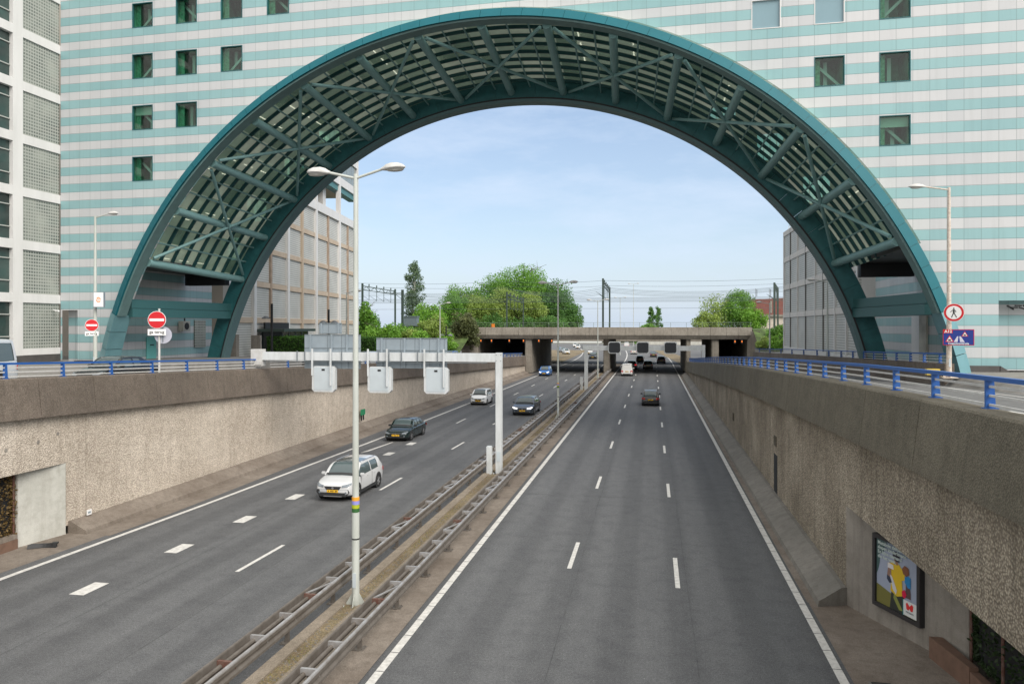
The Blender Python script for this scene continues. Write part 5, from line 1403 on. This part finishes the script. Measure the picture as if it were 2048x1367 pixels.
lg = pq('logo_panel', [(.66, .07), (.92, .07), (.92, .27), (.66, .27)], (.62, .64, .64), 7, sh)
pq('teal_strip', [(.645, .06), (.66, .06), (.66, .27), (.645, .27)], (.02, .25, .25), 7, sh)
pq('emblem', [(.71, .23), (.74, .25), (.785, .21), (.83, .25), (.86, .23), (.85, .16), (.81, .15), (.785, .18), (.76, .15), (.72, .16)], (.62, .03, .03), 8, lg)
text('METAKIDS', .055, pm('grey_text', (.10, .12, .14)), lg, (.79 * PW, -.010, .115 * PH))
for k, ln in enumerate(('Metabole ziekten', 'slopen kinderlevens.', 'En bijna niemand', 'die het weet.')):
    text(ln, .125, pm('text', (.52, .60, .58)), sh, (.11 * PW, -.004, (.875 - k * .062) * PH), align='LEFT', bold=.003)

# drain, bumper scrap
t = thing('drain_grate', 'rusty drain grate in the concrete apron at the bottom right', 'drain', (4.86, 17.25, .012))
m = MB(); m.box(-.25, .25, -.2, .2, 0, .012); m.build('frame', M['plinth'], t)
m = MB()
for k in range(6): m.box(-.20, .20, -.16 + k * .062, -.13 + k * .062, .0125, .02)
m.build('slot', M['black'], t)
t = thing('bumper_scrap', 'broken black car bumper piece lying at the foot of the left wall niche', 'debris', (-20.95, 22.7, .02), .4)
m = MB(); m.loft([[(-.45 + .9 * f, .10 * math.sin(f * 3) + .05, 0), (-.45 + .9 * f, .10 * math.sin(f * 3) - .10, 0), (-.45 + .9 * f, .10 * math.sin(f * 3) - .05, .13 + .03 * math.sin(f * 9)), (-.45 + .9 * f, .10 * math.sin(f * 3) + .03, .12)] for f in ys(0, 1, 8)]); m.build('shell', M['plastic'], t)
m = MB(); m.box(.30, .48, -.04, .12, .10, .16); m.build('bracket', M['plastic'], t)
t = thing('yellow_box', 'small yellow box behind the railing at the foot of the right lamp post', 'box', (13.6, 40.2, 5.35)); 
m = MB(); m.box(-.3, .3, -.15, .15, 0, .3); m.build('case', plain('yellow_plastic', (.55, .40, .05), .6), t); m = MB(); m.box(-.1, .1, -.2, -.151, .05, .2); m.build('label_plate', M['white'], t)
# black street lamps by the kiosk
def park_lamp(label, x, y, z0, H, both):
    t = thing('park_lamp', label, 'street lamp', (x, y, z0))
    m = MB(); m.tube((0, 0, 0), (0, 0, H), .12, n=10); m.build('pole', M['black'], t, smooth=True)
    for s in ((-1, 1) if both else (-1,)):
        m = MB(); m.tube((0, 0, H - 1.4), (s * .9, 0, H - 1.35), .04, n=6); m.build('arm', M['black'], t); m = MB(); m.loft([[(s * .65 + r_ * math.cos(R(a)), r_ * math.sin(R(a)), z_) for a in range(0, 360, 30)] for r_, z_ in ((.42, H - 1.5), (.38, H - 1.4), (.12, H - 1.22))]); m.build('lamp_shade', plain('grey_shade', (.13, .14, .15), .4), t)
park_lamp('black park lamp with one disc shade beside the entrance kiosk', -37.2, 68.8, 4.1, 5.9, False)
park_lamp('black park lamp with two disc shades above the gantry sign backs', -34.8, 76.8, 3.9, 5.7, True)
park_lamp('black park lamp with white globe in the bushes left of the bridge', -31.5, 112.5, 3.6, 4.2, True)

# ================================================================== VEGETATION
def leaves(n, pts_fn, size, flat=.0, seed=1):
    rs = np.random.RandomState(seed); P_ = pts_fn(n, rs); n = len(P_)
    d = rs.normal(size=(n, 3)); d /= np.linalg.norm(d, axis=1)[:, None]
    e = rs.normal(size=(n, 3)); e -= (e * d).sum(1)[:, None] * d; e /= np.linalg.norm(e, axis=1)[:, None]
    f = np.cross(d, e); s = size * (.55 + .9 * rs.rand(n))[:, None]
    v = np.stack([P_ - e * s * .5, P_ + f * s * .32, P_ + e * s * .5, P_ - f * s * .32], 1).reshape(-1, 3)
    return v, n
def mesh_quads(name, v, n, mat, parent=None):
    me = bpy.data.meshes.new(name); me.vertices.add(4 * n); me.vertices.foreach_set('co', v.astype(np.float32).ravel())
    me.loops.add(4 * n); me.loops.foreach_set('vertex_index', np.arange(4 * n, dtype=np.int32))
    me.polygons.add(n); me.polygons.foreach_set('loop_start', np.arange(0, 4 * n, 4, dtype=np.int32)); me.polygons.foreach_set('loop_total', np.full(n, 4, dtype=np.int32))
    me.materials.append(mat); me.update(calc_edges=True)
    o = bpy.data.objects.new(name, me); C.objects.link(o)
    if parent: o.parent = parent
    return o
def crown(center, rad, n, clumps, rs, droop=.0, shape='round'):
    """points clustered in many clumps spread through an ellipsoid shell"""
    cs = []
    for i in range(clumps):
        d = rs.normal(size=3); d /= np.linalg.norm(d); r = rs.rand() ** .4 * .86
        p = d * r
        if shape == 'poplar': 
            zz = rs.rand() * 2 - 1; k = (math.cos(zz * 1.35) ** .7) * (1.0 if zz < .2 else 1.0 - (zz - .2) * .45); a = rs.rand() * 6.28; q = rs.rand() ** .5 * k; p = np.array([math.cos(a) * q, math.sin(a) * q, zz])
        cs.append((p * rad + center, (.22 + .20 * rs.rand()) * (1 if shape != 'poplar' else .8)))
    out = []
    for p, s in cs:
        k = n // clumps; d = rs.normal(size=(k, 3)); d /= np.linalg.norm(d, axis=1)[:, None]; r = rs.rand(k, 1) ** .33
        sc = np.array(rad) * s; sc = sc * .5 + .5 * sc.mean()
        if shape == 'poplar': sc = np.array([rad[0] * .35, rad[1] * .35, rad[2] * .11])
        out.append(p + d * r * sc)
    return np.concatenate(out)
TS = [100]
def tree(name, label, x, y, z0, H, rad, mat, n=6000, size=.42, clumps=60, shape='round', trunk=True, group=None, base=.10, bark='bark', rad_y=None):
    TS[0] += 1; sd = TS[0]; rs = np.random.RandomState(sd); rr = random.Random(sd)
    t = thing(name, label, 'tree' if trunk else 'bush', (x, y, z0), 0, group)
    rz_ = H * (1 - base) / 2; cz_ = H - rz_
    m = MB(); top = Vector((rr.uniform(-.3, .3), rr.uniform(-.3, .3), H * .85)); prev = Vector((0, 0, 0)); k = 6; r0 = H * .022
    for i in range(1, k + 1):
        f = i / k; p = top * f + Vector((rr.uniform(-.2, .2), rr.uniform(-.2, .2), 0)) * (H / 12); m.tube(prev, p, r0 * (1 - (f - 1 / k) * .85), r0 * (1 - f * .85), n=7, caps=False)
        if f > base * .8:
            for q in range(3 if shape != 'poplar' else 2):
                a = rr.uniform(0, 6.28); l = rad * rr.uniform(.45, .85); up = rr.uniform(.3, .8) * l * (1 if shape != 'poplar' else 2.4); l *= (1 if shape != 'poplar' else .6)
                e = p + Vector((math.cos(a) * l, math.sin(a) * l, min(up, H - p.z - .3))); m.tube(p, e, r0 * .35 * (1 - f * .5), r0 * .08, n=5, caps=False)
                e2 = p.lerp(e, .6); g_ = e2 + Vector((rr.uniform(-1, 1) * l * .4, rr.uniform(-1, 1) * l * .4, l * .35)); m.tube(e2, g_, r0 * .14, r0 * .05, n=4, caps=False)
        prev = p
    m.build('trunk', M[bark], t, fix=False)
    v, c = leaves(n, lambda n_, r_: crown(np.array([0, 0, cz_]), np.array([rad, rad_y or rad, rz_]), n_, clumps, rs, shape=shape), size, seed=sd)
    mesh_quads('crown', v, c, M[mat], t)
    return t
# big clump behind the railway on the left
G1 = 'trees of the big clump behind the railway bridge'
tree('broad_tree', 'tallest dark green tree of the big clump behind the bridge', -31.5, 183, 5.5, 17.8, 8.0, 'leaf_mid', 30000, .36, 150, group=G1)
tree('broad_tree', 'dark green tree on the right shoulder of the big clump', -24.6, 184, 5, 14.4, 5.8, 'leaf_dark', 20000, .36, 110, group=G1)
tree('broad_tree', 'low dark tree at the right end of the big clump', -20.4, 182, 4.5, 9.6, 4.2, 'leaf_dark', 14000, .34, 70, group=G1, base=.05)
tree('broad_tree', 'green tree on the left slope of the big clump', -39.4, 184, 5, 15.8, 7.0, 'leaf_mid', 24000, .36, 120, group=G1)
tree('broad_tree', 'leftmost open-crowned tree of the big clump', -47.0, 182, 5, 13.2, 5.6, 'leaf_mid', 13000, .34, 70, group=G1)
tree('broad_tree', 'yellow-green tree in front of the big clump, left of the twin lamp', -33.9, 170, 5, 11.6, 4.7, 'leaf_yellow', 16000, .30, 90, group=G1)
tree('broad_tree', 'second yellow-green tree, right beside the first in front of the clump', -27.6, 170, 5, 10.8, 3.9, 'leaf_yellow', 14000, .30, 80, group=G1)
tree('broad_tree', 'pale green tree left of the yellow-green ones', -40.9, 170, 4.5, 10.6, 4.6, 'leaf_yellow', 14000, .30, 80, group=G1)
tree('broad_tree', 'fresh green round tree right of the poplar', -46.5, 152, 4.5, 8.2, 3.9, 'leaf_bright', 7000, .38, 70, group=G1, base=.12)
tree('broad_tree', 'dense green tree between the bright round one and the clump', -45.0, 168, 5, 10.8, 4.2, 'leaf_mid', 13000, .32, 70, group=G1, base=.1)
tree('poplar_tree', 'tall slender grey-green poplar left of the tree clump', -57.2, 175, 4.5, 18.6, 2.6, 'leaf_grey', 9000, .36, 150, 'poplar', bark='pale_bark', base=.12)
tree('poplar_tree', 'left one of the two small distant poplars above the bridge', -.7, 360, 0, 16.4, 2.2, 'leaf_dark', 3500, .5, 60, 'poplar', base=.08, group='pair of distant poplars')
tree('poplar_tree', 'right one of the two small distant poplars above the bridge', 2.6, 360, 0, 16.8, 2.2, 'leaf_dark', 3500, .5, 60, 'poplar', base=.08, group='pair of distant poplars')
tree('broad_tree', 'light yellow-green tree with pale open branches right of the bridge', 13.8, 175, 4.5, 10.6, 4.4, 'leaf_yellow', 3200, .36, 70, bark='pale_bark', base=.15)
tree('broad_tree', 'fuller green tree to the right of the pale open one', 19.0, 176, 4.5, 11.4, 4.3, 'leaf_mid', 16000, .30, 90, base=.12)
tree('broad_tree', 'low green tree in front of the brick building', 22.0, 172, 5, 7.5, 3.0, 'leaf_bright', 5000, .40, 50, base=.05)
tree('broad_tree', 'low yellow-green bush tree left of the pale open tree', 11.8, 170, 5.5, 5.5, 3.2, 'leaf_yellow', 4000, .38, 40, base=.05)
# embankment bushes left
def bush(label, x, y, z0, H, rad, mat, n=3500, size=.30, clumps=35, group=None): return tree('bush', label, x, y, z0, H, rad, mat, n, size, clumps, trunk=False, base=.02, group=group)
GB = 'bushes on the railway bank left of the bridge'
bush('tall pointed bright bush beside the nearest lamp post', -45.4, 115.5, 3.6, 8.6, 1.9, 'leaf_mid', 5000, .34, 45, GB)
bush('bright green bush second from the nearest lamp post', -43.8, 113.5, 3.6, 5.0, 2.3, 'leaf_bright', 4500, .30, 45, GB)
bush('rounded bright yellow-green bush under the catenary mast', -40.6, 112.5, 3.6, 4.5, 1.7, 'leaf_bright', 4000, .28, 40, GB)
bush('dull green bush behind the grey cabinet', -37.8, 113.6, 3.6, 3.9, 1.9, 'leaf_yellow', 3500, .30, 35, GB)
bush('light green bush right of the grey cabinet', -35.6, 112.0, 3.5, 4.0, 1.9, 'leaf_bright', 3800, .28, 35, GB)
bush('mid green bush left of the brown bush', -34.2, 117.0, 4.5, 4.9, 2.5, 'leaf_yellow', 4000, .30, 40, GB)
bush('big brownish bush overhanging the bridge abutment', -30.3, 119.2, 4.6, 5.6, 2.5, 'leaf_brown', 5500, .30, 50, GB)
bush('brown creeper hanging over the bridge abutment', -29.3, 120.4, 3.8, 3.6, 1.2, 'leaf_brown', 2200, .24, 25, GB)
bush('green bush below the brown bush, next to the abutment', -31.6, 112.6, 3.2, 3.6, 1.8, 'leaf_bright', 3600, .28, 35, GB)
bush('long low green shrub behind the bright bushes', -40.5, 119, 5.0, 3.2, 3.6, 'leaf_mid', 4000, .32, 40, GB)
bush('dark shrub behind the bushes near the lamp', -48.5, 118, 4.0, 4.2, 3.4, 'leaf_dark', 3600, .34, 35, GB)
bush('shrub at the far left end of the railway bank', -37.0, 122, 6.0, 2.8, 3.2, 'leaf_yellow', 3600, .32, 35, GB)
GR = 'bushes on the railway bank right of the bridge'
bush('dark green hedge bush on the right bank under the brick building', 19.6, 119, 4.6, 3.4, 2.4, 'leaf_mid', 4500, .30, 45, GR)
bush('dark green bush at the right end of the bank, against the pale building', 23.0, 119, 4.6, 3.4, 2.4, 'leaf_mid', 4500, .30, 45, GR)
bush('bright yellow-green bush in front of the dark one on the right bank', 18.2, 112.5, 3.6, 2.9, 2.1, 'leaf_bright', 4000, .26, 40, GR)
bush('yellowish climbing bush next to the right abutment', 16.4, 114, 3.6, 2.7, 1.5, 'leaf_yellow', 3500, .26, 35, GR)
bush('bright bush behind the corner of the pale building', 21.4, 113, 3.6, 3.4, 2.0, 'leaf_bright', 3600, .28, 35, GR)
def hedge(label, x0, x1, y0, y1, z0, z1, mat, n, size, seed, name='hedge', kind_label='hedge', back=None, parent=None):
    t = parent or thing(name, label, kind_label, (0, 0, 0))
    def pts(n_, rs):
        p = rs.rand(n_, 3) * [x1 - x0, y1 - y0, z1 - z0] + [x0, y0, z0]
        # push most points to the outer shell
        ax = rs.randint(0, 3, n_); sd_ = rs.rand(n_) > .5; lo = np.array([x0, y0, z0]); hi = np.array([x1, y1, z1])
        for a in range(3):
            k = (ax == a); p[k, a] = np.where(sd_[k], hi[a], lo[a]) + rs.normal(size=k.sum()) * .06
        return p
    v, c = leaves(n, pts, size, seed=seed); mesh_quads('foliage', v, c, M[mat], t)
    m = MB(); m.box(x0 + .08, x1 - .08, y0 + .08, y1 - .08, z0, z1 - .1); m.build('dark_core', M['leaf_ivy'] if back is None else M[back], t)  # solid dark backing box, painted shade between the leaves
    return t
hedge('clipped green hedge in front of the louvred building, left of the gantry sign', -38.6, -34.6, 70.5, 73, 3.9, 6.65, 'leaf_hedge', 9000, .17, 5)
hedge('clipped green hedge just right of the nearest lamp post', -37.6, -34.2, 89, 92, 3.7, 6.3, 'leaf_hedge', 7000, .18, 6)
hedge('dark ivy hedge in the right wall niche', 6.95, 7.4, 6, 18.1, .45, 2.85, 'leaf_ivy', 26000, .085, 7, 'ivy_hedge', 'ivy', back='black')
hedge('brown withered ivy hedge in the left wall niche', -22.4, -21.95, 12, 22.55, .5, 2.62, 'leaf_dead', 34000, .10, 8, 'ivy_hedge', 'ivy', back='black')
t = thing('planter_box', 'weathered timber planter edge below the dark ivy in the right niche', 'planter')
m = MB(); m.prism([(6.36, 19.02, 0), (6.62, 17.45, 0), (6.80, 17.45, 0), (6.66, 19.02, 0)], (0, 0, .5)); m.build('board', M['wood'], t)
m = MB(); m.prism([(6.62, 17.41, 0), (6.85, 14.6, 0), (7.0, 14.6, 0), (6.80, 17.41, 0)], (0, 0, .42)); m.prism([(6.85, 14.56, 0), (6.95, 8, 0), (7.1, 8, 0), (7.0, 14.56, 0)], (0, 0, .42)); m.build('board', M['wood'], t)
t = thing('planter_box', 'brown timber planter edge below the withered ivy in the left niche', 'planter')
m = MB(); m.box(-21.95, -21.75, 12, 22.5, 0, .34); m.build('board', M['wood'], t); m = MB(); m.box(-21.99, -21.78, 12, 22.5, .345, .50); m.build('board', M['gutter'], t)
for i, (x, y) in enumerate(((6.90, 16.55), (6.93, 14.9), (6.93, 18.15))):
    m = MB(); m.tube((x, y, 0), (x, y, 2.85), .035, n=8)
    tag(m.build('trellis_post', M['rust'], smooth=True), ('rusty trellis post in the middle of the dark ivy', 'rusty trellis post at the right end of the visible dark ivy', 'rusty post where the concrete niche meets the dark ivy')[i], 'post', 'rusty posts in the ivy')
m = MB(); m.tube((-21.93, 22.5, 0), (-21.93, 22.5, 2.6), .035, n=8); tag(m.build('trellis_post', M['rust'], smooth=True), 'dark red post between the withered ivy and the pale niche panel', 'post')
for i, x in enumerate((-48, -41.5, -35, -28.5, -22.5)):
    bush('low dark shrub at the foot of the tree clump, number %s from the left' % ('one', 'two', 'three', 'four', 'five')[i], x, 166.5, 5.6, 4.6, 3.9, 'leaf_dark', 6000, .34, 45, 'shrubs at the foot of the tree clump')
# far greenery and buildings beyond
def mass(label, x0, x1, y, z0, z1, mat, n, size, seed):
    rs = np.random.RandomState(seed)
    def pts(n_, r_):
        x = x0 + (x1 - x0) * r_.rand(n_); top_ = z1 * (.72 + .28 * np.sin(x * .31 + seed) * np.cos(x * .13)); return np.stack([x, y + r_.rand(n_) * 6, z0 + (top_ - z0) * r_.rand(n_) ** .8], 1)
    v, c = leaves(n, pts, size, seed=seed); o = mesh_quads('far_wood', v, c, M[mat]); tag(o, label, 'woodland', kind='stuff')
mass('far green wood closing the motorway beyond the bridge', -8, 70, 338, 0, 9, 'leaf_mid', 26000, .9, 21)
mass('far hazy green trees beyond the car park on the left', -80, -8, 372, 0, 8, 'leaf_grey', 16000, 1.0, 22)
t = thing('far_wall', 'pale low wall along the bend of the motorway beyond the bridge', 'wall'); m = MB(); m.box(-6, 40, 322, 322.5, 0, 1.7); m.build('panel', M['conc_light'], t); m = MB(); m.box(-6, 40, 321.9, 322.6, 1.7, 1.85); m.build('cap', M['conc'], t)
t = thing('far_building', 'long pale low building far beyond the bridge on the left', 'building'); m = MB(); m.box(-75, -24, 352, 366, 0, 7); m.build('wall', plain('hazy_white', (.60, .62, .62), .7), t)
m = MB()
for k in range(12): m.box(-74 + k * 4.2, -71 + k * 4.2, 351.9, 351.97, 1.5, 3.0); m.box(-74 + k * 4.2, -71 + k * 4.2, 351.9, 351.97, 4.2, 5.8)
m.build('window_band', plain('hazy_grey', (.30, .34, .35), .4), t)
# ================================================================== CAMERA, LIGHT, SKY
cd = bpy.data.cameras.new('camera'); cam = bpy.data.objects.new('camera', cd); C.objects.link(cam); S.camera = cam
cam.location = (0, 0, 7.74); cam.rotation_euler = (math.pi / 2, 0, R(10.62))
cd.sensor_width = 36; cd.sensor_fit = 'HORIZONTAL'; cd.lens = 36 * 1498 / 2048
cd.shift_y = -31 / 2048; cd.clip_end = 6000; cd.clip_start = .1
EL, AZ = 42, 128      # azimuth clockwise from +Y, sun behind the camera to the right
sd = bpy.data.lights.new('sun', 'SUN'); sun = bpy.data.objects.new('sun', sd); C.objects.link(sun)
sd.energy = 2.7; sd.angle = R(40); sd.color = (1, .94, .86)
sun.rotation_euler = (R(90 - EL), 0, R(180 - AZ) )
w = bpy.data.worlds.new('World'); S.world = w; w.use_nodes = True; t = w.node_tree
bg = t.nodes['Background']; bg.inputs['Strength'].default_value = .10
sk = N(t, 'ShaderNodeTexSky'); sk.sky_type = 'NISHITA'; sk.sun_disc = False; sk.sun_elevation = R(EL); sk.sun_rotation = R(AZ)
sk.air_density = 1.0; sk.dust_density = 1.5; sk.ozone_density = 1.2
tc = N(t, 'ShaderNodeTexCoord'); mp = N(t, 'ShaderNodeMapping'); mp.inputs['Scale'].default_value = (1.0, 1.0, 3.6); mp.inputs['Rotation'].default_value = (0, R(8), 0)
t.links.new(tc.outputs['Generated'], mp.inputs['Vector'])
n1 = noise(t, mp.outputs['Vector'], 4.2, 9, .62)
cf = ramp(t, n1, [(.45, (.0, .0, .0)), (.72, (.62, .62, .62))])
sx = N(t, 'ShaderNodeSeparateXYZ'); t.links.new(tc.outputs['Generated'], sx.inputs[0])
hz = ramp(t, sx.outputs[2], [(0., (.80, .80, .80)), (.12, (.40, .40, .40)), (.4, (.20, .20, .20))])
f = mix(t, 1., cf, hz, 'SCREEN')
cl = mix(t, hz, (5.8, 6.7, 8.1), (5.2, 6.1, 7.4))
hs = N(t, 'ShaderNodeHueSaturation'); hs.inputs['Saturation'].default_value = 1.06; hs.inputs['Value'].default_value = 1.25
t.links.new(sk.outputs[0], hs.inputs['Color'])
# unseen whiter cloud added overhead and behind the camera to neutralise the ambient light
cov = math_(t, 'ADD', math_(t, 'MULTIPLY', sx.outputs[1], -.9), math_(t, 'MULTIPLY', sx.outputs[2], .9))
cov = ramp(t, math_(t, 'ADD', cov, math_(t, 'MULTIPLY', n1, .3)), [(.10, (0, 0, 0)), (.62, (.92, .92, .92))])
skyc = mix(t, f, hs.outputs[0], cl)
t.links.new(mix(t, cov, skyc, (10.2, 10.0, 9.6)), bg.inputs['Color'])
S.view_settings.view_transform = 'Standard'; S.view_settings.look = 'None'; S.view_settings.exposure = .42; S.view_settings.gamma = 1
S.render.engine = 'CYCLES'
S.cycles.max_bounces = 6; S.cycles.transparent_max_bounces = 12; S.cycles.diffuse_bounces = 3; S.cycles.sample_clamp_indirect = 4
S.cycles.use_denoising = True
